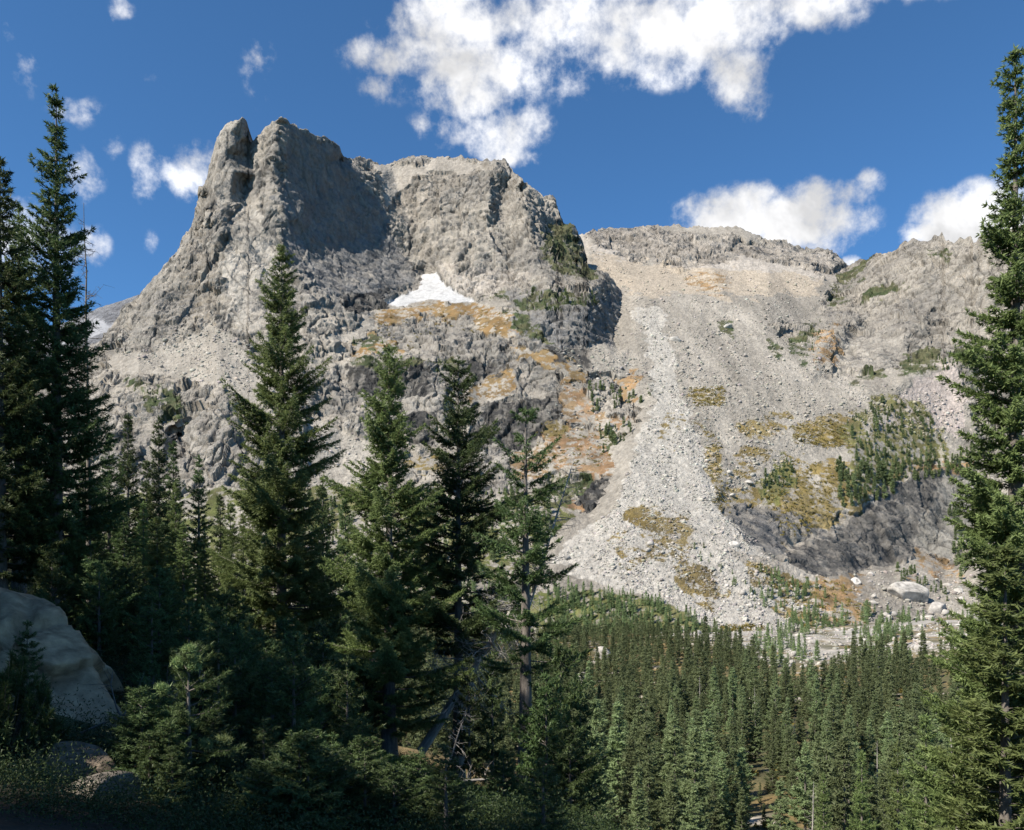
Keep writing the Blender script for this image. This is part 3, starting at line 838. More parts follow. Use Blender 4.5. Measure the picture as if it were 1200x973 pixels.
Z2 = [
    ('scree', [[(770, 420), (790, 415), (800, 470), (835, 560), (848, 600), (905, 650), (850, 645), (800, 610), (760, 640), (700, 660), (650, 660), (660, 640), (722, 588), (750, 510), (768, 470), (758, 430)],
               [(740, 355), (775, 360), (790, 420), (765, 430), (745, 380)], [(840, 640), (930, 690), (980, 745), (940, 775), (860, 745), (760, 700), (660, 670), (700, 640), (780, 630)]], 5, CHUTE),
    ('scree', [[(1070, 440), (1112, 432), (1140, 470), (1130, 520), (1090, 500), (1040, 500)]], 4, (0.35, 0.30, 0.268)),
    ('scree', [[(690, 285), (760, 312), (850, 305), (960, 320), (960, 345), (880, 350), (780, 345), (720, 340), (700, 320)]], 5, (0.31, 0.265, 0.21)),
    ('tint', [[(980, 395), (1060, 392), (1062, 425), (1000, 442), (975, 430)]], 4, (0.30, 0.275, 0.24)),
    ('tint', [[(694, 262), (1000, 300), (990, 330), (694, 300)]], 6, (0.30, 0.27, 0.235)),
    ('stain_shade', [[(935, 640), (980, 618), (1000, 604), (1060, 565), (1108, 545), (1090, 590), (1072, 640), (1060, 655), (1010, 665), (955, 668), (912, 650)]], 2, (0.070, 0.067, 0.063)),  # wet dark rock, deepened further to stand in for missing shade
    ('stain_shade', [[(850, 592), (925, 592), (912, 648), (880, 632)]], 2, (0.10, 0.097, 0.095)),
    ('tint', [[(1108, 545), (1145, 540), (1145, 610), (1112, 664), (1078, 640), (1092, 600)]], 3, (0.20, 0.19, 0.17)),
    ('grass', [[(895, 575), (930, 535), (1000, 545), (1050, 552), (1055, 570), (1000, 600), (950, 625), (915, 636), (922, 600), (890, 592)], [(850, 570), (900, 560), (890, 592), (850, 592)],
               [(925, 500), (980, 485), (1060, 500), (1060, 530), (1000, 528), (935, 525)]], 4, OCHRE),
    ('grass', [[(820, 490), (836, 505), (858, 575), (852, 600), (836, 590), (826, 540)], [(808, 452), (850, 452), (850, 470), (812, 472)], [(850, 740), (890, 740), (880, 760)],
               [(870, 655), (1000, 690), (1020, 745), (950, 745), (890, 700)]], 6, OCHRE * 0.9),
    ('grass', [[(810, 320), (850, 320), (848, 345), (815, 345)], [(960, 385), (988, 385), (980, 432), (952, 430)], [(950, 672), (1005, 668), (1040, 705), (1010, 742), (965, 725)], [(1072, 642), (1108, 655), (1130, 682), (1060, 672)],
               [(690, 400), (745, 440), (745, 480), (700, 470)], [(1000, 560), (1060, 545), (1150, 535), (1150, 545), (1060, 560)]], 5, (0.26, 0.165, 0.085)),
    ('sparse', [[(740, 585), (805, 595), (815, 660), (735, 650)], [(690, 610), (760, 640), (740, 670)], [(800, 640), (860, 690), (840, 720), (790, 680)], [(780, 480), (805, 485), (800, 530), (775, 520)], [(860, 500), (925, 480), (910, 540), (865, 560)]], 6, OCHRE * 0.85),
    ('bush', [[(972, 335), (1010, 300), (1022, 305), (990, 345), (975, 360)], [(1015, 350), (1060, 330), (1050, 345), (1012, 362)], [(930, 390), (960, 375), (965, 395), (945, 425), (930, 415)], [(840, 382), (858, 380), (855, 405)],
              [(900, 398), (920, 410), (915, 425), (902, 415)], [(1060, 420), (1100, 412), (1095, 432), (1050, 438)], [(1110, 418), (1150, 408), (1145, 430), (1112, 432)], [(1085, 300), (1118, 296), (1110, 310)], [(1005, 438), (1040, 425), (1030, 452), (1005, 458)]], 2, BUSH),
    ('grass', [[(985, 500), (1040, 465), (1090, 485), (1108, 530), (1060, 555), (980, 572), (1000, 530)], [(890, 560), (928, 535), (930, 580), (892, 590)]], 6, TURF * 0.9 + OCHRE * 0.25),
    ('grass', [[(640, 690), (760, 700), (850, 742), (920, 782), (1010, 772), (1140, 762), (1320, 770), (1320, 800), (590, 800), (590, 690)]], 5, TURF)]
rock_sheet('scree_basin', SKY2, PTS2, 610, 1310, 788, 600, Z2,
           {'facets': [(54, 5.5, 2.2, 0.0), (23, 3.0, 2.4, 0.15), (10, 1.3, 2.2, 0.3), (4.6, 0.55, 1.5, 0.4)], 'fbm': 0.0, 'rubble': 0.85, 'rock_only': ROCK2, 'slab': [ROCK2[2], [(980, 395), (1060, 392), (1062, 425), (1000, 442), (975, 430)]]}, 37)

# --- a far ridge behind the left shoulder, with an old snowfield
SKY3 = [(-80, 395), (60, 384), (100, 368), (118, 360), (132, 356), (150, 350), (163, 346), (172, 338), (185, 328), (260, 320)]
PTS3 = [(-80, 395, 2300), (60, 384, 2250), (118, 360, 2200), (163, 346, 2150), (260, 320, 2100), (-80, 430, 1700), (60, 420, 1700), (118, 395, 1800), (163, 385, 1850), (260, 380, 1850), (-80, 470, 1200), (260, 470, 1200)]
rock_sheet('far_ridge', SKY3, PTS3, -80, 260, 465, 120,
           [('tint', [[(-90, 380), (270, 310), (270, 480), (-90, 480)]], 2, (0.19, 0.19, 0.20)), ('snow', [[(60, 398), (112, 372), (128, 380), (145, 382), (110, 396), (90, 402), (60, 410)]], 2, (0.25, 0.25, 0.26))],
           {'facets': [(60, 8.0, 1.2, 0.2), (22, 4.0, 1.2, 0.3)], 'fbm': 1.5, 'rubble': 1.0}, 71, step=2.0, jag=0.4)

# ------------------------------------------------------------------ the ground: near slope and valley floor
GP = [(0, 0, -1.7), (0, -60, 6), (-20, -15, 5), (20, -15, -4), (-140, -60, 46), (140, -60, -14), (-6, 12, -2.9), (-10, 18, -1.6), (-17, 28, -.4), (-30, 30, 5.5), (-30, 10, 6), (-9.4, 33, -3.6), (-20, 46, -2), (-40, 60, 5),
      (-4.3, 28, -5.4), (-2.5, 24, -5.75), (0.5, 25, -6.2), (2.6, 24, -6.9), (9.8, 16, -7.4), (20, 16, -11), (0, 12, -3.6), (4, 10, -4.3), (-3, 8, -2.5), (0, 18, -5.1), (5, 20, -6.6),
      (6, 32, -11.5), (0, 40, -12), (15, 40, -17), (-10, 50, -9), (30, 30, -18), (-60, 40, 14), (-60, 10, 18), (60, 20, -22), (140, 20, -24),
      (0, 60, -20), (30, 60, -24), (-30, 80, -10), (20, 110, -28.5), (80, 110, -27), (-40, 110, -18), (-120, 110, 0), (180, 110, -20), (-60, 200, -20), (0, 200, -27), (100, 200, -26), (240, 200, -18), (-200, 200, 0), (0, 300, -23.5), (-100, 300, -15), (150, 300, -20),
      (280, 300, -12), (-260, 300, 0), (0, 420, -17.5), (150, 420, -16), (280, 420, -11), (-150, 420, -9), (-320, 420, 0), (0, 490, -9), (320, 490, -8), (-340, 490, 6), (340, 100, -8), (-340, 100, 30), (340, -60, -20), (-340, -60, 90)]
GX0, GX1, GY0, GY1 = -340, 340, -60, 490
GG = blur(tin(GP, GX0, GX1, GY0, GY1, 1.0), 10)


def ground_z(x, y):
    x = np.asarray(x, float)
    y = np.asarray(y, float)
    z = bil(GG, x - GX0, y - GY0)
    W = np.stack([x.ravel(), y.ravel(), x.ravel() * 0], 1)
    n = (0.22 * fbm(W, 2.4, 4, 5) + 0.5 * fbm(W, 11, 2, 6)).reshape(x.shape)
    return z + n * np.clip(np.hypot(x, y) / 8.0, 0.1, 1.0)


def build_ground():
    # finer near the viewer
    ys = np.concatenate([np.arange(-60, 4, 3.0), np.arange(4, 40, 0.2), np.arange(40, 70, 0.6), np.arange(70, 490.1, 2.2)])
    xs = np.concatenate([np.arange(-340, -30, 4.0), np.arange(-30, 22, 0.22), np.arange(22, 340.1, 2.5)])
    X, Y = np.meshgrid(xs, ys)
    Z = ground_z(X, Y)
    V = np.stack([X, Y, Z], -1).reshape(-1, 3)
    a = fbm(V, 1.2, 4, 61, 0.6)
    b = fbm(V, 6.0, 3, 62)
    soil = np.array([0.036, 0.030, 0.022])
    moss = np.array([0.05, 0.06, 0.022])
    gold = np.array([0.19, 0.135, 0.06])
    k = sstep(-0.1, 0.35, b + 0.3 * a)[:, None]
    c = soil * (1 - k) + moss * k
    far = sstep(60, 90, V[:, 1])[:, None]
    gpx = CX + F * V[:, 0] / np.maximum(V[:, 1], 1)
    row = HY - F * V[:, 2] / np.maximum(V[:, 1], 1)
    # the tip of the talus runs out over the valley floor
    tip = (sstep(0, 12, np.interp(gpx, [600, 700, 850, 920, 960, 1010, 1130, 1300], [690, 728, 760, 792, 784, 775, 762, 750]) - row + 14 * a) * sstep(250, 270, V[:, 1]) * sstep(690, 720, gpx))[:, None]
    k2 = sstep(-0.05, 0.3, fbm(V, 9.0, 4, 63, 0.65) + 0.4 * a)[:, None]
    fc = np.array([0.078, 0.072, 0.036]) * (1 - k2) + gold * k2
    k3 = sstep(0.30, 0.40, fbm(V, 5.0, 4, 64, 0.65))[:, None]
    fc = fc * (1 - k3) + np.array([0.36, 0.32, 0.27]) * k3
    fc = fc * (1 + 0.5 * fbm(V, 3.0, 3, 66)[:, None])
    tip = tip * (1 - 0.85 * sstep(-0.05, 0.15, fbm(V, 16.0, 4, 67, 0.6) + 0.25 * a)[:, None])
    fc = fc * (1 - tip) + np.array([0.28, 0.262, 0.235]) * (1 + 0.5 * a[:, None]) * tip
    c = c * (1 - far) + fc * far
    c *= (1 + 0.35 * a)[:, None]
    nr, nc = len(ys), len(xs)
    idx = np.arange(nr * nc).reshape(nr, nc)
    Q = np.stack([idx[:-1, :-1].ravel(), idx[:-1, 1:].ravel(), idx[1:, 1:].ravel(), idx[1:, :-1].ravel()], 1)
    o = obj('ground', mesh('ground', V, Q, M_GROUND, True, None, np.clip(c, 0.01, 0.9)))
    o['kind'] = 'structure'


build_ground()

# ------------------------------------------------------------------ conifers
def tubes(paths, radii, sides=3):
    """paths (n,k,3), radii (n,k): open tubes as vertices and quads"""
    n, k, _ = paths.shape
    T = np.gradient(paths, axis=1)
    T /= np.linalg.norm(T, axis=-1, keepdims=True) + 1e-9
    ref = np.where(np.abs(T[..., 2:3]) > 0.8, np.array([1.0, 0, 0]), np.array([0, 0, 1.0]))
    A = np.cross(T, ref)
    A /= np.linalg.norm(A, axis=-1, keepdims=True) + 1e-9
    B = np.cross(T, A)
    a = np.arange(sides) * 2 * np.pi / sides
    V = paths[:, :, None, :] + radii[:, :, None, None] * (A[:, :, None, :] * np.cos(a)[None, None, :, None] + B[:, :, None, :] * np.sin(a)[None, None, :, None])
    idx = np.arange(n * k * sides).reshape(n, k, sides)
    nx = np.roll(idx, -1, 2)
    Q = np.stack([idx[:, :-1].ravel(), nx[:, :-1].ravel(), nx[:, 1:].ravel(), idx[:, 1:].ravel()], 1)
    return V.reshape(-1, 3), Q


def conifer(seed, H, R, hb=0.08, whorl=0.3, nb=6, tuft=0.11, blades=5, width=0.3, irr=0.35, gap=0.12, power=0.85, top_a=0.65, low_a=-0.25, trunk_r=None,
            twig=0.42, lean=0.0, dead=0.0, side=1.0, bend=0.0, minr=0.12):
    """returns trunk (V,Q) and crown (V,T,tint); origin at the foot"""
    g = np.random.default_rng(seed)
    trunk_r = trunk_r or H * 0.013 + 0.02
    hb_ = hb * H
    hs = np.arange(hb_, H - 0.1, whorl)
    hs = hs + g.uniform(-0.35, 0.35, len(hs)) * whorl
    h = np.repeat(hs, nb) + g.uniform(-0.3, 0.3, len(hs) * nb) * whorl
    az = np.tile(np.arange(nb) * 2 * np.pi / nb, len(hs)) + np.repeat(g.uniform(0, 6.28, len(hs)), nb) + g.uniform(-0.35, 0.35, len(h))
    t = np.clip((h - hb_) / (H - hb_), 0, 1)
    prof = R * (1 - t) ** power * (0.55 + 0.45 * np.minimum(1, t / 0.12)) + minr
    ph = g.uniform(0, 6.28, 6)
    lump = 1 + irr * (0.6 * np.sin(h * 2.3 + ph[0] + 2 * np.sin(az + ph[1])) + 0.5 * np.sin(h * 5.1 + ph[2] + 3 * np.sin(az + ph[3])) + 0.4 * np.sin(az * 2 + h * 0.9 + ph[4]))
    Lb = prof * g.uniform(0.62, 1.12, len(h)) * np.clip(lump, 0.35, 1.6)
    keep = (g.random(len(h)) > gap) & (h < H - 0.05)
    h, az, t, Lb = h[keep], az[keep], t[keep], Lb[keep]
    a = low_a + (top_a - low_a) * t ** 0.8 + g.uniform(-0.12, 0.12, len(h))
    b = 0.32 * (1 - t) + g.uniform(-0.05, 0.1, len(h))
    out = np.stack([np.cos(az), np.sin(az), 0 * az], 1)
    tan = np.stack([-np.sin(az), np.cos(az), 0 * az], 1)
    up = np.array([0, 0, 1.0])

    def at(i, s):
        L = Lb[i]
        p = out[i] * (L * s)[:, None]
        p[:, 2] += h[i] + L * (a[i] * s + b[i] * s * s)
        sw = lean * p[:, 2] + bend * np.maximum(p[:, 2] - 0.5 * H, 0) ** 2 / H
        p[:, 0] += sw
        return p
    # trunk
    zt = np.linspace(-0.4, H, 9)
    tp = np.stack([lean * zt + bend * np.maximum(zt - 0.5 * H, 0) ** 2 / H, 0 * zt, zt], 1)[None]
    tr = trunk_r * (1 - 0.97 * np.clip(zt / H, 0, 1)) * (1 + 0.5 * np.exp(-np.maximum(zt, 0) / (0.05 * H + 0.05)))
    TV, TQ = tubes(tp, tr[None], 10)
    ks = np.linspace(0, 0.85, 4)
    ii = np.arange(len(h))
    bp = np.stack([at(ii, np.full(len(h), k)) for k in ks], 1)
    br = (0.006 + 0.011 * Lb)[:, None] * (1 - 0.75 * ks)[None, :]
    BV, BQ = tubes(bp, br, 3)
    TQ = np.concatenate([TQ, BQ + len(TV)])
    TV = np.concatenate([TV, BV])
    # foliage: needle tufts along the branch and along its side twigs
    step = tuft * 0.62
    n1 = np.maximum(2, (Lb * 0.95 / step).astype(int))
    bi = np.repeat(ii, n1)
    s = (np.concatenate([np.arange(n) for n in n1]) + g.random(len(bi))) / np.repeat(n1, n1)
    inner = 0.10 + 0.22 * (1 - t[bi])
    s = inner + (1 - inner) * s
    p0 = at(bi, s)
    d0 = out[bi] + up * (a[bi] + 2 * b[bi] * s)[:, None]
    d0 /= np.linalg.norm(d0, axis=1, keepdims=True)
    P_, D_, S_ = [p0], [d0], [s]
    for sgn in (-1, 1):
        l = np.minimum(twig * Lb[bi] * (1.05 - s) + 0.4 * tuft, 0.75) * g.uniform(0.55, 1.15, len(bi)) * side
        nt = np.maximum(1, (l / (tuft * 0.75)).astype(int))
        tj = np.repeat(np.arange(len(bi)), nt)
        q = (np.concatenate([np.arange(n) for n in nt]) + 0.6) / np.repeat(nt, nt)
        dd = out[bi] * 0.62 + tan[bi] * sgn * g.uniform(0.6, 1.0, len(bi))[:, None] + up * g.uniform(-0.35, 0.22, len(bi))[:, None]
        dd /= np.linalg.norm(dd, axis=1, keepdims=True)
        P_.append(p0[tj] + dd[tj] * (l[tj] * q)[:, None] - up * (0.12 * (l[tj] * q) * q)[:, None])
        D_.append(dd[tj])
        S_.append(s[tj] * 0.5 + 0.5 * q)
    # leader
    nl = int(0.5 / (tuft * 0.5)) + 2
    zl = np.linspace(H - 0.5, H - 0.02, nl)
    pl = np.stack([lean * zl + bend * np.maximum(zl - 0.5 * H, 0) ** 2 / H, 0 * zl, zl], 1)
    P_.append(pl)
    D_.append(np.tile(up, (nl, 1)))
    S_.append(np.ones(nl))
    p, d, s = np.concatenate(P_), np.concatenate(D_), np.concatenate(S_)
    n = len(p)
    rp = np.repeat(p, blades, 0) + g.normal(0, 0.12 * tuft, (n * blades, 3))
    rd = np.repeat(d, blades, 0)
    rnd = g.normal(0, 1, (n * blades, 3))
    tipd = rd * 0.85 + 0.62 * rnd + up * 0.12
    tipd /= np.linalg.norm(tipd, axis=1, keepdims=True)
    outw = rp * np.array([1, 1, 0.0])
    outw = outw / (np.linalg.norm(outw, axis=1, keepdims=True) + 1e-6) * 0.8 + up * 0.6
    sd = np.cross(tipd, outw + 0.45 * g.normal(0, 1, (n * blades, 3)))
    sd /= np.linalg.norm(sd, axis=1, keepdims=True) + 1e-9
    ln = tuft * g.uniform(0.75, 1.3, (n * blades, 1))
    w = width * ln
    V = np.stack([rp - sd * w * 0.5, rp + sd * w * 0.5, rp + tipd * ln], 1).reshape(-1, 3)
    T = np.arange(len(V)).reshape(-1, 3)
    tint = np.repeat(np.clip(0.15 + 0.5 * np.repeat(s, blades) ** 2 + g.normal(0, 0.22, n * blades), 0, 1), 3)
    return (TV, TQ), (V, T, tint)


def make_conifer(name, parts, mat, mat_b=None):
    (TV, TQ), (V, T, tint) = parts
    return mesh('trunk', TV, TQ, mat_b or M_BARK, True), mesh('crown', V, T, mat, False, {'tint': tint})


def plant(name, meshes, loc, rz, scale, label, cat, group=None):
    e = link(bpy.data.objects.new(name, None))
    e.location = loc
    e.rotation_euler = (0, 0, rz)
    e.scale = (scale, scale, scale) if not isinstance(scale, tuple) else scale
    e.empty_display_size = 0.2
    tag(e, label, cat, group)
    obj('trunk', meshes[0], e)
    obj('crown', meshes[1], e)
    return e


def foot(px, Y):
    """a point on the ground along a bearing at a distance"""
    x = Y * (px - CX) / F
    return Vector((x, Y, float(ground_z(np.array([x]), np.array([Y]))[0])))


def top_h(px, py, Y):
    f = foot(px, Y)
    return f, Y * (HY - py) / F - f.z


# foreground trees: (bearing of the foot, top row, distance, crown radius, seed, settings, label)
FG = [
    (66, 104, 26.0, 2.05, 1, dict(hb=0.10, irr=0.45, gap=0.10, power=0.95, lean=0.0, tuft=0.12), 'tallest dark spruce at the left, its thin spire above the peak', M_FIR),
    (0, 186, 24.0, 1.8, 2, dict(hb=0.10, irr=0.4, tuft=0.12), 'dark spruce cut off by the left edge of the view', M_FIR),
    (22, 240, 33.0, 1.6, 3, dict(hb=0.12, irr=0.3, tuft=0.13), 'lighter spruce peeping between the two dark spruces at the left', M_FIR_SUNLIT),
    (330, 288, 33.0, 2.75, 4, dict(hb=0.10, irr=0.5, gap=0.16, power=0.78, tuft=0.125), 'tall full spruce standing before the shaded face of the peak', M_FIR_SUNLIT),
    (456, 404, 28.0, 2.45, 5, dict(hb=0.07, irr=0.5, gap=0.16, power=0.72, trunk_r=0.24), 'bushy sunlit spruce left of the small grassy patch', M_FIR_SUNLIT),
    (537, 418, 30.0, 2.2, 6, dict(hb=0.30, irr=0.55, gap=0.22, power=0.7), 'ragged spruce with dead grey lower limbs in the middle', M_FIR),
    (616, 478, 25.0, 1.75, 7, dict(hb=0.34, irr=0.6, gap=0.34, power=0.6, trunk_r=0.27, whorl=0.36, nb=5), 'thin-crowned spruce with a long bare pale trunk', M_FIR),
    (1190, 56, 15.5, 1.85, 8, dict(hb=0.03, irr=0.5, gap=0.12, power=0.98, tuft=0.095, blades=6, whorl=0.25, nb=8, low_a=-0.3), 'tall sunlit spruce at the right edge of the view', M_FIR_SUNLIT),
    (378, 562, 41.0, 1.6, 9, dict(hb=0.1, irr=0.4), 'dark spruce close behind the tall full spruce', M_FIR),
]
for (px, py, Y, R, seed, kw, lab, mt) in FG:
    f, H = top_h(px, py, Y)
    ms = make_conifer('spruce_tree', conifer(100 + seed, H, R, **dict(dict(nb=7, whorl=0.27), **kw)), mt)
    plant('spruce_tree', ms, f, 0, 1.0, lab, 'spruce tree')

# shared kinds for the grove on the left and young trees
KIND = []
for k, (H, R, kw) in enumerate([(12.0, 1.35, dict(hb=0.06, irr=0.3, gap=0.1, tuft=0.15, blades=5)), (12.0, 1.15, dict(hb=0.12, irr=0.4, gap=0.15, tuft=0.15, blades=5)),
                                (12.0, 1.6, dict(hb=0.04, irr=0.4, gap=0.12, tuft=0.15, blades=5, power=0.75))]):
    c = conifer(200 + k, H, R, **kw)
    KIND.append((H, make_conifer('spruce_tree', c, M_FIR), make_conifer('spruce_tree', c, M_FIR_SUNLIT)))  # same tree in two needle colours, one painted shaded, one sunlit
YOUNG = []
for k, (H, R, kw) in enumerate([(2.6, 0.75, dict(hb=0.03, whorl=0.16, nb=6, tuft=0.085, irr=0.4, gap=0.1)), (2.6, 0.95, dict(hb=0.02, whorl=0.17, nb=6, tuft=0.085, irr=0.5, power=0.7)),
                                (2.6, 0.55, dict(hb=0.08, whorl=0.2, nb=5, tuft=0.085, irr=0.4, gap=0.2))]):
    YOUNG.append((H, make_conifer('young_fir', conifer(300 + k, H, R, **kw), M_FIR)))
GROVE = [(150, 486, 52, 0, 0), (186, 488, 54, 1, 0), (203, 518, 50, 0, 0), (128, 508, 48, 2, 0), (233, 534, 55, 1, 0), (206, 566, 47, 0, 1), (168, 588, 46, 1, 1), (100, 530, 44, 2, 0), (110, 560, 40, 1, 0), (258, 580, 53, 0, 0),
         (215, 612, 42, 1, 1), (184, 606, 43, 2, 1), (145, 600, 40, 0, 0), (240, 622, 44, 1, 1), (270, 590, 50, 2, 1), (285, 602, 45, 0, 1), (92, 600, 36, 0, 0), (405, 584, 44, 0, 0), (352, 640, 40, 1, 0), (300, 650, 38, 2, 0), (172, 540, 58, 2, 0), (62, 560, 40, 0, 0), (30, 520, 42, 2, 0)]
for n, (px, py, Y, k, br) in enumerate(GROVE):
    f, H = top_h(px, py, Y)
    H0, md, mb = KIND[k]
    s = H / H0
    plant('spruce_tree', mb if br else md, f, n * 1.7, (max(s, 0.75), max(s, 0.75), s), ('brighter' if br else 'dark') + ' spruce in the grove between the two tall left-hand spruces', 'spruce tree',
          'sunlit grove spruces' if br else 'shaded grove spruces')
for n, (x, y, k, h) in enumerate([(-15, 5, 0, 17), (-13, 0, 2, 16), (-21, 9, 1, 19), (-19, 2, 2, 18), (-28, 16, 0, 20), (-24, 13, 2, 18), (-33, 22, 1, 21), (-31, 24, 2, 19), (-38, 28, 0, 20), (-12, -5, 2, 15), (-40, 20, 2, 20), (-17, 12.5, 0, 18), (-18.5, 9, 2, 19), (-14.5, 9, 0, 16), (-23, 6, 2, 19), (-26, 9, 0, 20), (-20, 14, 2, 18)]):
    s = h / KIND[k][0]
    plant('spruce_tree', KIND[k][1], (x, y, float(ground_z(np.array([x]), np.array([y]))[0])), n * 1.1, (s * 1.25, s * 1.25, s), 'spruce of the dense stand on the bank left of the view', 'spruce tree', 'spruces on the left bank')
MIDDLE = [(657, 758, 23.0, 1, 'dark young fir to the right of the bare pale trunk'), (640, 790, 21.5, 0, 'small dark fir leaning on the foot of the bare pale trunk'), (680, 800, 24.5, 2, 'dark young fir at the brink above the valley forest'),
          (550, 770, 27.0, 2, 'slim young fir left of the bare pale trunk'), (577, 765, 27.5, 2, 'slim young fir nearest the bare pale trunk on its left'), (668, 850, 20.5, 1, 'low dark fir at the bottom right of the dark slope'),
          (590, 880, 20.0, 1, 'low bushy fir in front of the bare pale trunk'), (420, 850, 24.0, 1, 'low bushy fir at the foot of the bushy sunlit spruce'), (400, 800, 27, 0, 'young fir left of the bushy sunlit spruce')]
for n, (px, py, Y, k, lab) in enumerate(MIDDLE):
    f, H = top_h(px, py, Y)
    s = H / YOUNG[k][0]
    plant('young_fir', YOUNG[k][1], f, n * 2.1, (min(s, 1.25), min(s, 1.25), s), lab, 'fir')
g = np.random.default_rng(15)
for n in range(34):
    Y = g.uniform(8.9, 12.5)
    px = (g.uniform(165, 205), g.uniform(240, 560), g.uniform(300, 660))[n % 3]
    f = foot(px, Y)
    s = g.uniform(0.22, 0.48)
    plant('young_fir', YOUNG[n % 3][1], f, n * 1.3, (s * 1.5, s * 1.5, s), 'low bushy young fir in the shade at the bottom of the view', 'fir', 'low firs along the bottom edge')
g = np.random.default_rng(5)
for n in range(16):
    Y = g.uniform(14, 40)
    f = foot(g.uniform(-420, -60), Y)
    s = g.uniform(0.6, 1.3)
    plant('young_fir', YOUNG[n % 3][1], f, n, s, 'young fir on the rising bank left of the granite slab', 'fir', 'young firs on the left bank')
n = 0
for i in range(900):
    px, Y = g.uniform(-40, 430), g.uniform(12.5, 38)
    if n > 80:
        break
    f = foot(px, Y)
    row = HY - F * f.z / Y
    if row < 745 or (px < 150 and Y < 22) or (180 < px < 260 and Y < 13.5) or (px > 330 and Y < 20 and row > 950) or px > 440:
        continue
    k = int(g.integers(0, 3))
    s = g.uniform(0.5, 1.35) * (0.75 if Y < 18 else 1.0)
    plant('young_fir', YOUNG[k][1], f, g.uniform(0, 6), s, 'young dark fir in the shaded undergrowth below the grove', 'fir', 'young firs in the shade')
    n += 1

# ------------------------------------------------------------------ dead wood
def bare_tree(seed, H, R, r0, hb=0.1, nbr=60, sub=4, droop=-0.2, twist=0.25):
    """grey trunk with bare, crooked limbs and twigs along +Z: trunk (V,Q), limbs (V,Q)"""
    g = np.random.default_rng(seed)
    zt = np.linspace(-0.3, H, 14)
    wob = np.cumsum(g.normal(0, 0.03 * twist * H / 6, (14, 2)), 0)
    tp = np.stack([wob[:, 0], wob[:, 1], zt], 1)[None]
    TV, TQ = tubes(tp, (r0 * (1 - 0.93 * np.clip(zt / H, 0, 1)))[None], 8)
    h = g.uniform(hb * H, H * 0.97, nbr)
    az = g.uniform(0, 6.28, nbr)
    L = R * (1 - h / H) ** 0.6 * g.uniform(0.3, 1.1, nbr) + 0.1
    ks = np.linspace(0, 1, 6)
    o = np.stack([np.cos(az), np.sin(az), 0 * az], 1)
    base = np.stack([np.interp(h, zt, wob[:, 0]), np.interp(h, zt, wob[:, 1]), h], 1)
    jit = np.cumsum(g.normal(0, 0.07, (nbr, 6, 3)), 1) * L[:, None, None]
    bp = base[:, None] + o[:, None] * (L[:, None] * ks)[..., None] + jit * ks[None, :, None]
    bp[..., 2] += L[:, None] * (droop * ks + 0.25 * ks ** 2)[None]
    BV, BQ = tubes(bp, (0.008 + 0.012 * L)[:, None] * (1 - 0.8 * ks)[None], 4)
    # twigs
    bi = np.repeat(np.arange(nbr), sub)
    si = g.integers(2, 6, len(bi))
    p0 = bp[bi, si]
    dr = o[bi] * 0.6 + g.normal(0, 0.6, (len(bi), 3))
    dr /= np.linalg.norm(dr, axis=1, keepdims=True)
    l = L[bi] * g.uniform(0.15, 0.5, len(bi))
    kq = np.linspace(0, 1, 4)
    tp2 = p0[:, None] + dr[:, None] * (l[:, None] * kq)[..., None] + np.cumsum(g.normal(0, 0.06, (len(bi), 4, 3)), 1) * l[:, None, None]
    SV, SQ = tubes(tp2, np.full((len(bi), 1), 0.006) * (1 - 0.6 * kq)[None], 3)
    return (TV, TQ), (np.concatenate([BV, SV]), np.concatenate([BQ, SQ + len(BV)]))


def dead(name, parts, loc, rot, label, cat, mat=None):
    (TV, TQ), (V, Q) = parts
    e = obj(name, mesh(name, np.concatenate([TV, V]), np.concatenate([TQ, Q + len(TV)]), mat or M_DEAD, True), None, loc)
    e.rotation_euler = rot
    tag(e, label, cat)
    return e


f, H = top_h(104, 238, 29.0)
dead('dead_tree', bare_tree(1, H, 1.5, 0.11, 0.45, 70, 5), f, (0, rad(-0.5), 0), 'thin dead tree with bare twigs beside the tallest dark spruce', 'dead tree', M_BARK)
p = unproject(618, 715, 25.6)
dead('dead_tree', bare_tree(2, 5.4, 1.0, 0.07, 0.15, 46, 5, 0.25), p, (rad(-6), rad(17), 0), 'bare grey dead stem leaning right beside the bare pale trunk', 'dead tree')
f = foot(498, 28.0)
dead('fallen_tree', bare_tree(3, 8.2, 2.5, 0.17, 0.22, 210, 10, -0.6), f + Vector((0, 0, 0.9)), (rad(-12), rad(33), 0), 'broken dead tree leaning up to the right with a tangle of grey limbs', 'dead tree')
f = foot(520, 26.5)
dead('fallen_branch', bare_tree(4, 2.6, 0.9, 0.045, 0.1, 26, 5, -0.1), f, (rad(8), rad(18), 0), 'pale bare branch standing in the brush above the grassy patch', 'dead branch')
f = foot(545, 26.0)
dead('fallen_log', bare_tree(5, 3.4, 0.5, 0.07, 0.1, 24, 3, 0.1), f + Vector((-1.2, 0, 0.15)), (rad(5), rad(86), rad(8)), 'thin grey log lying across the brush above the grassy patch', 'log')
p = unproject(205, 742, 36.0)
dead('fallen_log', bare_tree(6, 4.4, 0.35, 0.09, 0.05, 60, 1, 0.8), p, (rad(0), rad(93), rad(6)), 'pale fallen log with short stubs lying in the dark grove', 'log')
f, H = top_h(1112, 850, 19.0)
dead('dead_tree', bare_tree(7, H, 0.25, 0.12, 0.3, 8, 1), foot(1133, 19.0), (0, rad(-3.5), 0), 'grey bare snag in front of the sunlit spruce at the right', 'dead tree')
p = unproject(118, 850, 12.5)
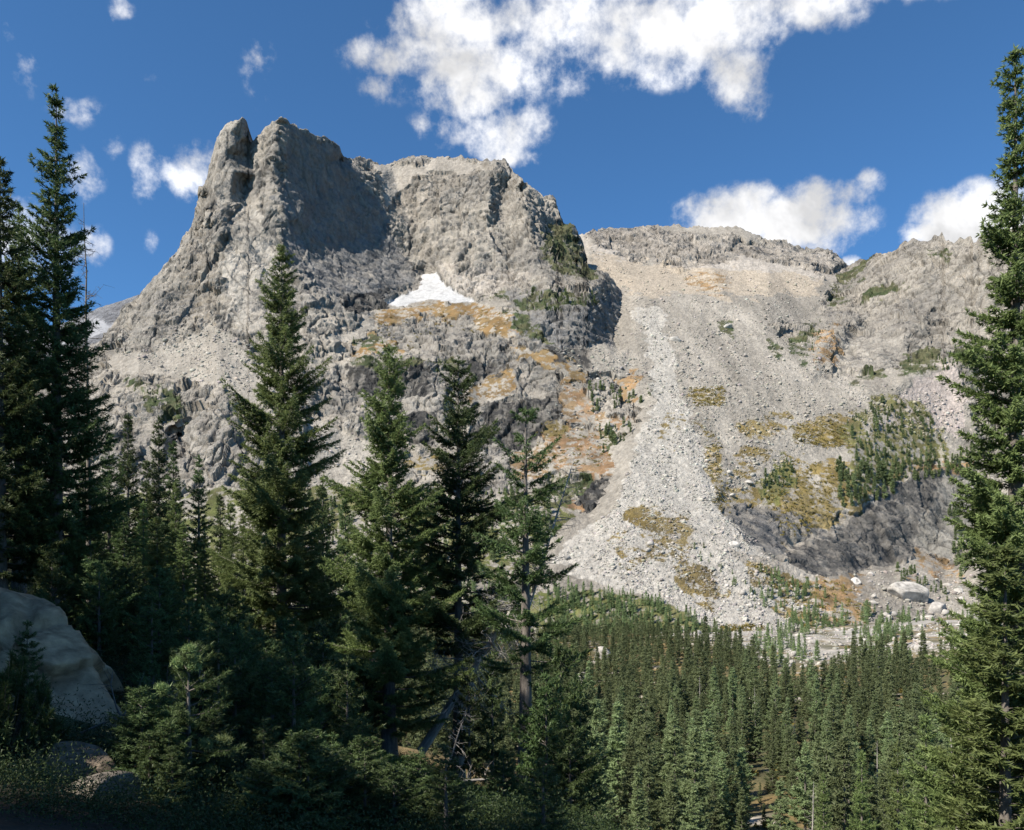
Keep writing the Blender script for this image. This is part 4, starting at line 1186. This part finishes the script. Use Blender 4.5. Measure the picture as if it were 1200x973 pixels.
dead('fallen_branch', bare_tree(8, 1.7, 0.7, 0.018, 0.1, 30, 6, 0.0), p, (rad(-20), rad(66), rad(-10)), 'grey bare branch lying against the lower end of the big granite slab', 'dead branch', M_BARK)

# ------------------------------------------------------------------ young trees and bushes close to the viewer
f = foot(221, 10.6)
H = 10.6 * (HY - 757) / F - f.z
c = conifer(400, H, 0.62, hb=0.16, whorl=0.2, nb=4, tuft=0.06, blades=7, width=0.16, irr=0.5, gap=0.2, power=0.5, trunk_r=0.05, low_a=-0.15, twig=0.3)
sap = plant('fir_sapling', make_conifer('fir_sapling', c, M_FIR), f, 0, 1.0, 'slender fir sapling with pale tips coloured as sunlit in front of the dark grove', 'fir')
for (px, py) in ((221, 762), (226, 772), (210, 777), (190, 808), (196, 838), (241, 873), (262, 869), (246, 905), (228, 780)):
    gg = np.random.default_rng(px)
    n = 520
    pp = np.array(unproject(px, py, 10.5))[None] - np.array(f)[None] + gg.normal(0, 1, (n, 3)) * np.array([0.035, 0.035, 0.024])
    dd = gg.normal(0, 1, (n, 3)) + np.array([0, 0, 0.9])
    dd /= np.linalg.norm(dd, axis=1, keepdims=True)
    ss = np.cross(dd, gg.normal(0, 1, (n, 3)))
    ss /= np.linalg.norm(ss, axis=1, keepdims=True)
    V = np.stack([pp - ss * .005, pp + ss * .005, pp + dd * 0.075], 1).reshape(-1, 3)
    o = obj('needle_tuft', mesh('needle_tuft', V, np.arange(3 * n).reshape(-1, 3), M_TIP, False, {'tint': np.repeat(gg.random(n), 3)}), sap)
    o['label'] = 'pale green needle tuft coloured as sunlit'


def tuft_bush(seed, R, H, nshoot, tl, blades, mat, name, sh=0.3, wd=0.012):
    """many upright shoots, each a brush of long needles; wood in a second mesh"""
    g = np.random.default_rng(seed)
    az = g.uniform(0, 6.28, nshoot)
    rr = R * np.sqrt(g.random(nshoot))
    top = H * (1 - 0.6 * (rr / R) ** 1.5) * g.uniform(0.45, 1.0, nshoot)
    tip = np.stack([rr * np.cos(az), rr * np.sin(az), top], 1)
    d = tip / np.linalg.norm(tip, axis=1, keepdims=True) * 0.7 + np.array([0, 0, 0.6]) + g.normal(0, 0.25, (nshoot, 3))
    d /= np.linalg.norm(d, axis=1, keepdims=True)
    ks = np.linspace(0, 1, 5)
    paths = tip[:, None] * ks[None, :, None]
    paths[..., 2] = top[:, None] * (ks ** 1.4)[None]
    WV, WQ = tubes(paths, 0.006 * H * (1 - 0.6 * ks)[None] * np.ones((nshoot, 1)), 4)
    q = g.random((nshoot, blades))
    p = (tip[:, None] - d[:, None] * (sh * q)[..., None]).reshape(-1, 3)
    dd = np.repeat(d, blades, 0) * 0.75 + g.normal(0, 0.55, (nshoot * blades, 3))
    dd /= np.linalg.norm(dd, axis=1, keepdims=True)
    ss = np.cross(dd, g.normal(0, 1, dd.shape))
    ss /= np.linalg.norm(ss, axis=1, keepdims=True)
    l = tl * g.uniform(0.7, 1.25, (len(p), 1))
    V = np.stack([p - ss * wd, p + ss * wd, p + dd * l], 1).reshape(-1, 3)
    tint = np.repeat(np.clip(0.9 - q.ravel() + g.normal(0, 0.15, len(p)), 0, 1), 3)
    return mesh('trunk', WV, WQ, M_BARK, True), mesh('crown', V, np.arange(len(V)).reshape(-1, 3), mat, False, {'tint': tint})


plant('pine_bush', tuft_bush(1, 0.75, 1.5, 170, 0.10, 190, M_SHRUB, 'pine_bush', 0.26, 0.0045), foot(2, 9.8), 0, 1.0, 'bushy young pine filling the lower left corner', 'pine')
plant('pine_bush', tuft_bush(2, 0.7, 1.2, 120, 0.10, 190, M_SHRUB, 'pine_bush', 0.26, 0.0045), foot(-60, 9.2), 2, 1.0, 'young pine cut off by the left edge below the granite slab', 'pine')
plant('young_fir', YOUNG[2][1], unproject(32, 835, 11.6), 1.0, 0.5, 'small dark fir growing in front of the big granite slab', 'fir')
RIGHT = [(1178, 640, 13.4, 2, 'lower bright spruce in front of the tall sunlit spruce at the right edge'), (1085, 838, 36.0, 2, 'pale green spruce left of the grey bare snag'), (1052, 868, 44.0, 1, 'spruce at the bottom right, second from the grey bare snag'), (1135, 812, 30.0, 2, 'spruce hidden behind the grey bare snag'),
         (1010, 880, 52.0, 0, 'spruce in the lower right, third from the grey bare snag'), (965, 905, 60.0, 1, 'spruce at the lower edge left of the group by the grey bare snag')]
for n, (px, py, Y, k, lab) in enumerate(RIGHT):
    f, H = top_h(px, py, Y)
    s = H / KIND[k][0]
    w = max(s, 0.8) * (1.0 if n else 1.1)
    plant('spruce_tree', KIND[k][2], f, n * 1.3, (w, w, s), lab, 'spruce tree')

# ------------------------------------------------------------------ valley forest
FAR = []
for k, (R, kw) in enumerate([(1.35, {}), (1.15, dict(irr=0.5)), (1.6, dict(power=0.85)), (1.3, dict(gap=0.28)), (1.0, dict(hb=0.12)), (1.5, dict(irr=0.7, gap=0.3))]):
    a = dict(hb=0.05, whorl=0.38, nb=7, tuft=0.22, blades=4, width=0.40, irr=0.35, gap=0.1, trunk_r=0.14)
    a.update(kw)
    b = dict(a, whorl=0.5, nb=6, tuft=0.38, blades=3, width=0.42)
    c = dict(a, whorl=1.3, nb=5, tuft=1.0, blades=3, width=0.45, side=0.7)
    FAR.append((conifer(500 + k, 10.0, R, **a), conifer(520 + k, 10.0, R, **b), conifer(540 + k, 10.0, R * 1.1, **c)))
FAR_ME = [make_conifer('spruce_tree', q[0], M_FIR_FAR) for q in FAR]


def merged_tree(q):
    (TV, TQ), (V, T, tint) = q
    return V, tint


def stuff_trees(name, spots, lod, label, mat, seed):
    g = np.random.default_rng(seed)
    Vs, ts = [], []
    for (x, y, z, h) in spots:
        V, t = merged_tree(FAR[int(g.integers(0, len(FAR)))][lod])
        a = g.uniform(0, 6.28)
        s = h / 10.0
        w = s * g.uniform(0.9, 1.35)
        R = np.array([[w * math.cos(a), -w * math.sin(a), 0], [w * math.sin(a), w * math.cos(a), 0], [0, 0, s]])
        Vs.append(V @ R.T + np.array([x, y, z - 0.2]))
        ts.append(np.clip(t + g.normal(0, 0.30), 0, 1))
    V = np.concatenate(Vs)
    o = obj(name, mesh(name, V, np.arange(len(V)).reshape(-1, 3), mat, False, {'tint': np.concatenate(ts)}))
    tag(o, label, 'trees', None, 'stuff')
    return o


g = np.random.default_rng(77)
CLEAR = [[(690, 765), (740, 765), (745, 788), (690, 792)], [(900, 838), (940, 840), (955, 872), (915, 876)], [(692, 880), (710, 880), (712, 920), (692, 920)], [(668, 795), (690, 790), (690, 812), (668, 812)],
         [(1085, 720), (1130, 725), (1130, 775), (1060, 770)]]
cand = []
grid = {}
for i in range(34000):
    Y = 62.0 + 378.0 * g.random() ** 1.4
    px = g.uniform(360, 1260)
    x = Y * (px - CX) / F
    cand.append((x, Y, px))
X = np.array([c[0] for c in cand])
Yc = np.array([c[1] for c in cand])
Zc = ground_z(X, Yc)
ND = fbm(np.stack([X, Yc, X * 0], 1), 26.0, 3, 900)
spots = []
for i, (x, Y, px) in enumerate(cand):
    z = Zc[i]
    row = HY - F * z / Y
    md = 2.3 + 0.003 * Y + 10.0 * max(0.0, -0.08 - ND[i])
    if Y < 175 and px < 870:
        md = 2.7
    if (px < 690 and Y < 110 and x < 12):
        continue
    if 620 < px < 1300:
        if on_sheet('scree_basin', px, row)[1] < Y + 2:
            continue
    edge = np.interp(px, [600, 660, 760, 850, 920, 960, 1000, 1130, 1300], [690, 692, 708, 748, 786, 778, 768, 752, 740])
    bad = row - F * 7.0 / Y < edge - g.uniform(-14, 14) - 10 * math.sin(px * 0.045)
    for p in CLEAR:
        if inpoly(p, np.array([px]), np.array([row - 6.0]))[0] and g.random() > 0.08:
            bad = True
    if bad:
        continue
    c0 = (int(x // 6), int(Y // 6))
    for di in (-1, 0, 1):
        for dj in (-1, 0, 1):
            for (qx, qy) in grid.get((c0[0] + di, c0[1] + dj), ()):
                if (qx - x) ** 2 + (qy - Y) ** 2 < md * md:
                    bad = True
    if bad:
        continue
    grid.setdefault(c0, []).append((x, Y))
    spots.append((x, Y, z, (g.uniform(2.5, 5.0) if g.random() < 0.3 else min(13.0, 7.8 * math.exp(g.normal(0, 0.26)))) * (1.12 - 0.3 * Y / 440)))
spots.sort(key=lambda s: -s[3] / s[1] if 690 < CX + F * s[0] / s[1] < 1130 else 0)
NEAR = 205
for n, (x, y, z, h) in enumerate(spots[:NEAR]):
    md = FAR_ME[n % len(FAR_ME)]
    s = h / 10.0
    w = s * g.uniform(0.95, 1.35)
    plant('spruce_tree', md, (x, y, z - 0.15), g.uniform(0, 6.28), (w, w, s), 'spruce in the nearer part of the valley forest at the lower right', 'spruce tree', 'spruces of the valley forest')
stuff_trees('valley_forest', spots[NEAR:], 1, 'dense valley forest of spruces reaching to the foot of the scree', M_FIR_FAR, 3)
print('valley trees', len(spots))

# small trees on the ledges and the foot of the slopes
COPSE = [('scree_basin', [(985, 500), (1040, 468), (1090, 488), (1108, 530), (1060, 553), (985, 570), (1005, 530)], 190, 4.5, 7.5), ('scree_basin', [(978, 545), (1060, 552), (1045, 585), (985, 595)], 70, 7, 12), ('scree_basin', [(1055, 545), (1150, 525), (1150, 552), (1062, 568)], 70, 6, 10),
         ('scree_basin', [(892, 560), (930, 535), (934, 575), (892, 588)], 40, 4, 7), ('scree_basin', [(880, 668), (960, 690), (1012, 742), (960, 755), (895, 715)], 110, 5, 9), ('scree_basin', [(1010, 715), (1120, 735), (1130, 775), (1000, 775)], 120, 5, 10),
         ('scree_basin', [(1045, 660), (1110, 690), (1120, 712), (1060, 690)], 26, 4, 7), ('scree_basin', [(1112, 600), (1140, 590), (1140, 680), (1118, 680)], 26, 7, 12), ('scree_basin', [(640, 690), (760, 702), (860, 750), (900, 790), (640, 790)], 620, 5, 9.5),
         ('scree_basin', [(800, 620), (880, 680), (890, 720), (820, 660)], 26, 3, 5), ('scree_basin', [(930, 385), (962, 375), (965, 395), (945, 425)], 30, 3, 4.5), ('scree_basin', [(1060, 418), (1150, 408), (1150, 432), (1050, 440)], 60, 3.5, 6), ('scree_basin', [(900, 770), (1130, 768), (1130, 785), (900, 785)], 80, 5, 9),
         ('mountain', [(615, 345), (700, 343), (705, 358), (640, 366)], 55, 4, 8), ('mountain', [(640, 285), (668, 270), (690, 305), (700, 322), (650, 322)], 30, 3, 5), ('mountain', [(690, 460), (768, 450), (762, 478), (695, 485)], 45, 5, 10), ('mountain', [(700, 502), (740, 502), (738, 530), (702, 532)], 18, 6, 10),
         ('mountain', [(640, 552), (700, 552), (670, 590), (640, 598)], 30, 3, 5), ('mountain', [(300, 590), (640, 575), (660, 640), (640, 740), (300, 740)], 700, 5, 9.5), ('mountain', [(150, 440), (212, 472), (212, 490), (160, 470)], 26, 2.5, 4.5), ('mountain', [(410, 395), (540, 420), (540, 430), (410, 430)], 18, 2.5, 4)]
near_l, far_l = [], []
for (sheet, poly, n, h0, h1) in COPSE:
    q = np.array(poly)
    k = 0
    for _ in range(n * 8):
        px, py = g.uniform(q[:, 0].min(), q[:, 0].max()), g.uniform(q[:, 1].min(), q[:, 1].max())
        if inpoly(poly, np.array([px]), np.array([py]))[0]:
            p = on_sheet(sheet, px, py)
            h = g.uniform(h0, h1) * g.uniform(0.6, 1.1)
            (near_l if p[1] < 470 else far_l).append((p[0], p[1], p[2] - 0.4, h))
            k += 1
            if k >= n:
                break
for _ in range(420):
    Y = g.uniform(265, 410)
    px = g.uniform(880, 1180)
    x = Y * (px - CX) / F
    z = float(ground_z(np.array([x]), np.array([Y]))[0])
    if math.sin(px * 0.05) + math.sin(Y * 0.07 + px * 0.02) > 0.2 and HY - F * z / Y < 785:
        near_l.append((x, Y, z, g.uniform(3, 8)))
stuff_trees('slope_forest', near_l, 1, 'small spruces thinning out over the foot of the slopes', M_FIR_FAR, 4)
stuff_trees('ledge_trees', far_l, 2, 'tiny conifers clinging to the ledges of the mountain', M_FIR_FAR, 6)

for n in range(9):
    x, y, z, h = spots[12 + n * 37]
    dead('dead_tree', bare_tree(50 + n, h * 1.0, 0.9, 0.14, 0.2, 60, 3, -0.15), (x + 2.0, y - 1.0, float(ground_z(np.array([x + 2.0]), np.array([y - 1.0]))[0])), (0, rad(2), n), 'grey dead spruce standing in the valley forest', 'dead tree')['group'] = 'dead spruces in the valley forest'

# autumn bushes among the rocks
gold = []
for (sheet, poly, n) in [('scree_basin', [(808, 455), (850, 452), (848, 474), (815, 478)], 60), ('scree_basin', [(895, 575), (930, 540), (990, 545), (1000, 580), (950, 625), (915, 632)], 130), ('scree_basin', [(925, 500), (985, 487), (1000, 525), (935, 525)], 90), ('scree_basin', [(822, 490), (838, 505), (858, 600), (836, 590)], 60),
                         ('scree_basin', [(845, 735), (895, 735), (890, 760), (850, 755)], 60), ('scree_basin', [(880, 660), (1000, 690), (1020, 745), (950, 745)], 90), ('mountain', [(640, 490), (740, 515), (690, 560), (600, 560)], 60), ('mountain', [(440, 362), (600, 365), (600, 392), (440, 410)], 40)]:
    q = np.array(poly)
    for _ in range(n * 3):
        px, py = g.uniform(q[:, 0].min(), q[:, 0].max()), g.uniform(q[:, 1].min(), q[:, 1].max())
        if inpoly(poly, np.array([px]), np.array([py]))[0]:
            gold.append(on_sheet(sheet, px, py))
for _ in range(170):
    Y = g.uniform(80, 330)
    px = g.uniform(640, 1150)
    x = Y * (px - CX) / F
    gold.append(np.array([x, Y, float(ground_z(np.array([x]), np.array([Y]))[0])]))
Vb, tb = [], []
for p in gold:
    r = g.uniform(0.7, 1.9)
    m = 26
    c = p + g.normal(0, 1, (m, 3)) * np.array([r, r, r * 0.35]) * 0.6 + np.array([0, 0, r * 0.3])
    a, b = g.normal(0, 1, (m, 3)), g.normal(0, 1, (m, 3))
    Vb.append(np.stack([c - a * .28, c + a * .28, c + b * .4], 1).reshape(-1, 3))
    tb.append(np.full(3 * m, g.random()))
Vb = np.concatenate(Vb)
tag(obj('autumn_shrubs', mesh('autumn_shrubs', Vb, np.arange(len(Vb)).reshape(-1, 3), M_GOLD, False, {'tint': np.concatenate(tb)})), 'golden autumn shrubs scattered between the scree and the ledges', 'shrubs', None, 'stuff')

# ------------------------------------------------------------------ boulders
import bmesh


def ico(sub):
    bm = bmesh.new()
    bmesh.ops.create_icosphere(bm, subdivisions=sub, radius=1.0)
    V = np.array([v.co[:] for v in bm.verts])
    T = np.array([[v.index for v in f.verts] for f in bm.faces])
    bm.free()
    return V, T


ICO = {k: ico(k) for k in (1, 2, 3, 5)}


def boulder(seed, sub, scale, cuts=9, rough=0.06, flat=False):
    g = np.random.default_rng(seed)
    V, T = ICO[sub]
    V = V.copy()
    for _ in range(cuts):
        n = g.normal(0, 1, 3)
        n /= np.linalg.norm(n)
        d = g.uniform(0.45, 0.85)
        k = np.maximum(0, V @ n - d)
        V = V - k[:, None] * n * 0.97
    V = V * np.array(scale)
    s = max(scale)
    nn = V / (np.linalg.norm(V, axis=1, keepdims=True) + 1e-9)
    V = V + nn * (rough * s * fbm(V + seed * 7.7, s * 0.7, 5, seed))[:, None]
    return V, T


def boulder_col(V, seed, base, s):
    a = fbm(V + seed, s * 0.5, 4, seed + 3, 0.6)
    b = fbm(V + seed, s * 0.12, 3, seed + 4)
    lich = sstep(0.15, 0.4, fbm(V + 3 * seed, s * 0.3, 4, seed + 8, 0.65))
    c = np.array(base) * (1 + 0.5 * a + 0.4 * b)[:, None]
    ck = np.exp(-(fbm(V * 1.0 + 5 * seed, s * 0.9, 3, seed + 12) / 0.018) ** 2)
    return np.clip(c * (1 - 0.4 * lich[:, None]) * (1 - 0.6 * ck[:, None]), 0.02, 0.8)


def rock(name, seed, sub, scale, loc, rot, base, label, group=None, cuts=9, rough=0.06, smooth=False):
    V, T = boulder(seed, sub, scale, cuts, rough)
    o = obj(name, mesh(name, V, T, M_BOULDER if max(scale) < 6 and loc[1] < 60 else M_SCREE, smooth, None, boulder_col(V, seed, base, max(scale))), None, loc)
    o.rotation_euler = rot
    tag(o, label, 'boulder', group)
    return o




def slab():
    # outline of the sloping face (bearing, row, distance), then a thick body behind it
    ring = [(-70, 672, 17.6), (-10, 686, 17.8), (42, 692, 17.6), (62, 712, 17.2), (88, 752, 16.6), (112, 790, 16.0), (134, 822, 15.4), (141, 852, 14.8), (120, 880, 14.2), (70, 900, 13.6), (0, 905, 13.2), (-80, 900, 13.2)]
    Pr = np.array([unproject(*q) for q in ring])
    ctr = Pr.mean(0)
    off = np.array([-1.2, 2.6, -1.0])
    n = len(ring)
    V, T = ICO[5]
    d = V / np.linalg.norm(V, axis=1, keepdims=True)
    # hull of front ring and back ring, reached by casting each direction to the supporting planes
    pts = np.concatenate([Pr, Pr + off, Pr * 0.985 + off * 0.1])
    c0 = pts.mean(0)
    from mathutils import Vector as Vv
    bm = bmesh.new()
    for p in pts:
        bm.verts.new(p)
    bmesh.ops.convex_hull(bm, input=bm.verts)
    bm.normal_update()
    planes = [(np.array(f.normal[:]), float(f.normal.dot(f.verts[0].co))) for f in bm.faces]
    bm.free()
    r = np.full(len(d), 1e9)
    for nn, k in planes:
        q = k - nn @ c0
        den = d @ nn
        r = np.where(den > 1e-4, np.minimum(r, q / np.maximum(den, 1e-4)), r)
    W = c0 + d * r[:, None]
    fz, tone = facet(W, 1.5, 0.34, 9, 0.7, 0.15, 0.5)
    f2, t2 = facet(W, 0.5, 0.05, 19, 0.8, 0.15, 0.9)
    W = W + d * (fz + f2 + 0.05 * fbm(W, 0.6, 4, 4))[:, None]
    o = obj('granite_slab', mesh('granite_slab', W - c0, T, M_BOULDER, False, None, boulder_col(W, 21, (0.36, 0.245, 0.145), 1.0)), None, c0)
    tag(o, 'big sloping granite slab at the left among dark pines', 'boulder')


slab()
rock('boulder', 22, 5, (0.66, 0.5, 0.42), unproject(92, 912, 10.0), (0.2, 0.3, 0.4), (0.19, 0.15, 0.11), 'brown stained boulder wedged behind the lowest left boulder', None, 8, 0.05, True)
rock('boulder', 23, 5, (0.62, 0.55, 0.5), unproject(122, 958, 9.2), (0.1, -0.2, 1.1), (0.14, 0.122, 0.10), 'grey speckled boulder at the bottom left edge', None, 8, 0.05, True)
rock('boulder', 24, 3, (0.5, 0.45, 0.3), foot(365, 21.0), (0.1, -0.2, 0.6), (0.26, 0.24, 0.21), 'small grey boulder below the grassy patch', None, 8, 0.05, True)
rock('boulder', 25, 3, (0.8, 0.5, 0.3), foot(470, 19.6), (0.1, 0.25, 0.9), (0.26, 0.24, 0.21), 'low grey rock at the lower edge of the grassy patch', None, 8, 0.05, True)
p = on_sheet('scree_basin', 1068, 700)
rock('boulder', 26, 5, (17, 9, 7.5), p, (rad(-25), rad(18), rad(20)), (0.36, 0.335, 0.30), 'huge pale slab below the dark cliff at the right', None, 8, 0.04)
p = on_sheet('scree_basin', 1098, 716)
rock('boulder', 27, 3, (9, 6, 6), p, (rad(-15), rad(8), rad(60)), (0.36, 0.335, 0.30), 'second pale block touching the right end of the huge slab', None, 8, 0.04)
for (px, py, s, lab) in [(1003, 684, 4.0, 'white boulder in the rusty turf below the dark cliff'), (955, 760, 3.2, 'pale boulder at the lower tip of the scree tongue'), (860, 640, 3.4, 'long pale block at the left end of the dark cliff'),
                         (857, 581, 2.2, 'single pale boulder in the turf left of the dark cliff'), (792, 398, 6.0, 'large outcrop block in the upper scree'), (853, 384, 4.5, 'dark-shadowed block high in the middle of the scree')]:
    p = on_sheet('scree_basin', px, py)
    rock('boulder', px, 3, (s * 1.3, s, s * 0.8), p, (0.2, 0.1, px), (0.38, 0.36, 0.33), lab, None, 9, 0.05)
for (px, py, Y, s, lab) in [(728, 716, 0, 1.4, 'pale boulder among the upper edge of the valley forest'), (705, 775, 0, 4.2, 'flat pale outcrop in the clearing of the valley forest'), (682, 801, 0, 2.6, 'rounded pale boulder below the flat outcrop in the clearing'),
                            (785, 935, 0, 1.0, 'pointed pale boulder with golden shrubs at the lower edge of the forest')]:
    lo, hi = 60.0, 440.0
    for _ in range(40):
        mid_ = (lo + hi) / 2
        z = float(ground_z(np.array([mid_ * (px - CX) / F]), np.array([mid_]))[0])
        if HY - F * z / mid_ > py:
            lo = mid_
        else:
            hi = mid_
    rock('boulder', px, 3, (s * 1.2, s, s), (lo * (px - CX) / F, lo, z + 0.3 * s), (0.1, 0.1, px), (0.40, 0.37, 0.33), lab, None, 9, 0.05)

for n in range(26):
    Y = g.uniform(120, 330)
    px = g.uniform(690, 1130)
    x = Y * (px - CX) / F
    s_ = g.uniform(0.9, 2.0)
    o = rock('boulder', 800 + n, 3, (1.3 * s_, s_, 0.8 * s_), (x, Y, float(ground_z(np.array([x]), np.array([Y]))[0]) + 0.2 * s_), (0.1, 0.2, n), (0.33, 0.30, 0.26), 'pale boulder lying among the spruces of the valley forest', 'boulders in the valley forest', 9, 0.05)

SCREES = [('scree_basin', [(690, 290), (760, 318), (960, 325), (980, 430), (1040, 450), (1140, 470), (1120, 520), (980, 490), (900, 560), (845, 590), (800, 500), (770, 420), (690, 400)], 15000, 0.40, 1.6), ('scree_basin', [(770, 420), (800, 420), (845, 600), (905, 650), (990, 740), (940, 775), (760, 700), (655, 655), (722, 588), (750, 510)], 15000, 0.30, 1.5),
          ('scree_basin', [(690, 400), (765, 420), (765, 470), (700, 440)], 500, 0.5, 2), ('scree_basin', [(990, 670), (1140, 670), (1140, 750), (1020, 745)], 900, 0.5, 2.2), ('mountain', [(120, 405), (250, 380), (350, 430), (350, 475), (200, 440)], 2200, 0.45, 1.5), ('mountain', [(360, 490), (440, 510), (450, 575), (360, 580)], 700, 0.4, 1.6),
          ('mountain', [(645, 408), (740, 405), (765, 468), (700, 450)], 900, 0.5, 2.0), ('mountain', [(640, 430), (760, 470), (740, 545), (640, 540)], 260, 0.5, 2.2)]
Vt, Tt = ICO[1]
allp, alls, allc = [], [], []
for (sheet, poly, n, s0, s1) in SCREES:
    q = np.array(poly)
    px = g.uniform(q[:, 0].min(), q[:, 0].max(), n * 4)
    py = g.uniform(q[:, 1].min(), q[:, 1].max(), n * 4)
    ok = np.where(inpoly(poly, px, py))[0][:n]
    for i in ok:
        pp, cc = on_sheet(sheet, px[i], py[i], True)
        if abs(math.sin(px[i] * 0.11 + 1.7 * math.sin(py[i] * 0.05)) + math.sin(py[i] * 0.083 + px[i] * 0.02)) < 0.75 * g.random():
            continue
        allp.append(pp)
        allc.append(cc)
        alls.append(min(2.9, s0 * (1 - g.random() * 0.985) ** -0.42 * g.uniform(0.8, 1.2)))
for _ in range(2600):
    Y = g.uniform(262, 410)
    px = g.uniform(720, 1180)
    x = Y * (px - CX) / F
    z = float(ground_z(np.array([x]), np.array([Y]))[0])
    row = HY - F * z / Y
    if row < np.interp(px, [700, 850, 920, 960, 1010, 1130, 1300], [728, 760, 792, 784, 775, 762, 750]):
        allp.append(np.array([x, Y, z]))
        alls.append(min(2.4, 0.3 * (1 - g.random() * 0.985) ** -0.45))
        allc.append(np.array([0.32, 0.30, 0.27]))
allp, alls, allc = np.array(allp), np.array(alls), np.array(allc)
order = np.argsort(-alls / allp[:, 1])
allp, alls, allc = allp[order], alls[order], allc[order]
BL = [boulder(600 + k, 2, (1.25, 1.0, 0.8), 8, 0.05) for k in range(8)]
BM = [mesh('boulder', V, T, M_SCREE, False, None, boulder_col(V, k, (0.36, 0.335, 0.30), 1.2)) for k, (V, T) in enumerate(BL)]
NB = 60
for i in range(NB):
    o = obj('boulder', BM[i % 8], None, allp[i] + np.array([0, 0, 0.15 * alls[i]]))
    s = alls[i] * 1.1
    o.scale = (s, s, s)
    o.rotation_euler = (g.uniform(-.4, .4), g.uniform(-.4, .4), g.uniform(0, 6))
    tag(o, 'pale angular boulder lying on the scree of the basin', 'boulder', 'larger boulders on the scree')
n = len(allp) - NB
LOW = [boulder(700 + k, 1, (1.25, 1.0, 0.8), 6, 0.08)[0] for k in range(12)]
kinds = g.integers(0, 12, n)
base = np.stack(LOW)[kinds]
ang = g.uniform(0, 6.28, n)
ca, sa = np.cos(ang)[:, None], np.sin(ang)[:, None]
tl = g.normal(0, 0.35, n)[:, None]
x, y, z = base[..., 0], base[..., 1], base[..., 2]
y, z = y * np.cos(tl) - z * np.sin(tl), y * np.sin(tl) + z * np.cos(tl)
x, y = x * ca - y * sa, x * sa + y * ca
V = np.stack([x, y, z], -1) * alls[NB:, None, None] + allp[NB:, None, :] + np.array([0, 0, 0.1]) * alls[NB:, None, None]
Tn = (Tt[None] + (np.arange(n) * len(Vt))[:, None, None]).reshape(-1, 3)
cv = np.repeat(((0.55 * allc[NB:] + 0.45 * np.array([0.315, 0.295, 0.262])) * (1 + 0.2 * g.normal(0, 1, (n, 1))) * (1 + g.normal(0, 0.03, (n, 3)))), len(Vt), 0)
tag(obj('scree_blocks', mesh('scree_blocks', V.reshape(-1, 3), Tn, M_SCREE, False, None, np.clip(cv, 0.05, 0.6))), 'loose grey blocks strewn over the scree slopes', 'rocks', None, 'stuff')

# ------------------------------------------------------------------ grass and undergrowth on the near slope
n = 26000
px = g.normal(505, 55, n)
Yg = g.uniform(18.5, 29, n)
x = Yg * (px - CX) / F
z = ground_z(x, Yg)
b = np.stack([x, Yg, z - 0.02], 1)
tipv = b + np.stack([g.normal(0, 0.06, n), g.normal(0, 0.06, n), g.uniform(0.10, 0.28, n)], 1)
sd = np.stack([np.cos(g.uniform(0, 6, n)), np.sin(g.uniform(0, 6, n)), 0 * px], 1) * 0.012
V = np.stack([b - sd, b + sd, tipv], 1).reshape(-1, 3)
tint = np.repeat(np.clip(0.5 + 0.8 * fbm(b, 1.0, 2, 44) + g.normal(0, .15, n), 0, 1), 3)
tag(obj('grass', mesh('grass', V, np.arange(3 * n).reshape(-1, 3), M_GRASS, False, {'tint': tint})), 'short bright grass on the open patch between the spruces', 'grass', None, 'stuff')

pts = []
for _ in range(8000):
    px, Y = g.uniform(-60, 720), math.sqrt(g.uniform(7.5 ** 2, 36 ** 2))
    if (430 < px < 585 and 18 < Y < 29) or (60 < px < 165 and 8.9 < Y < 9.9) or (-40 < px < 150 and 11.5 < Y < 17):
        continue
    pts.append((Y * (px - CX) / F, Y))
for _ in range(5000):
    pts.append((g.uniform(-38, -6), g.uniform(6, 44)))
for _ in range(2600):
    Y = g.uniform(7.5, 13)
    px = g.uniform(-60, 760)
    if not (60 < px < 165 and 8.9 < Y < 9.9):
        pts.append((Y * (px - CX) / F, Y))
pts = np.array(pts)
nz = fbm(np.stack([pts[:, 0], pts[:, 1], pts[:, 0] * 0], 1), 2.5, 2, 78)
pts = pts[nz > -0.42]
pz = ground_z(pts[:, 0], pts[:, 1])
m = 56
r = g.uniform(0.12, 0.42, len(pts))
c = np.stack([pts[:, 0], pts[:, 1], pz], 1)[:, None] + g.normal(0, 1, (len(pts), m, 3)) * (r[:, None, None] * np.array([0.7, 0.7, 0.45])) + np.array([0, 0, 0.4]) * r[:, None, None]
c = c.reshape(-1, 3)
d = g.normal(0, 1, c.shape) + np.array([0, 0, 0.5])
d /= np.linalg.norm(d, axis=1, keepdims=True)
sd = np.cross(d, g.normal(0, 1, c.shape))
sd /= np.linalg.norm(sd, axis=1, keepdims=True)
ls = np.clip(c[:, 1:2] / 14.0, 0.65, 1.0)
V = np.stack([c - sd * 0.011 * ls, c + sd * 0.011 * ls, c + d * 0.06 * ls], 1).reshape(-1, 3)
tag(obj('undergrowth', mesh('undergrowth', V, np.arange(len(V)).reshape(-1, 3), M_SHRUB, False, {'tint': np.repeat(g.random(len(c)), 3)})), 'low leafy undergrowth covering the shaded slope', 'undergrowth', None, 'stuff')
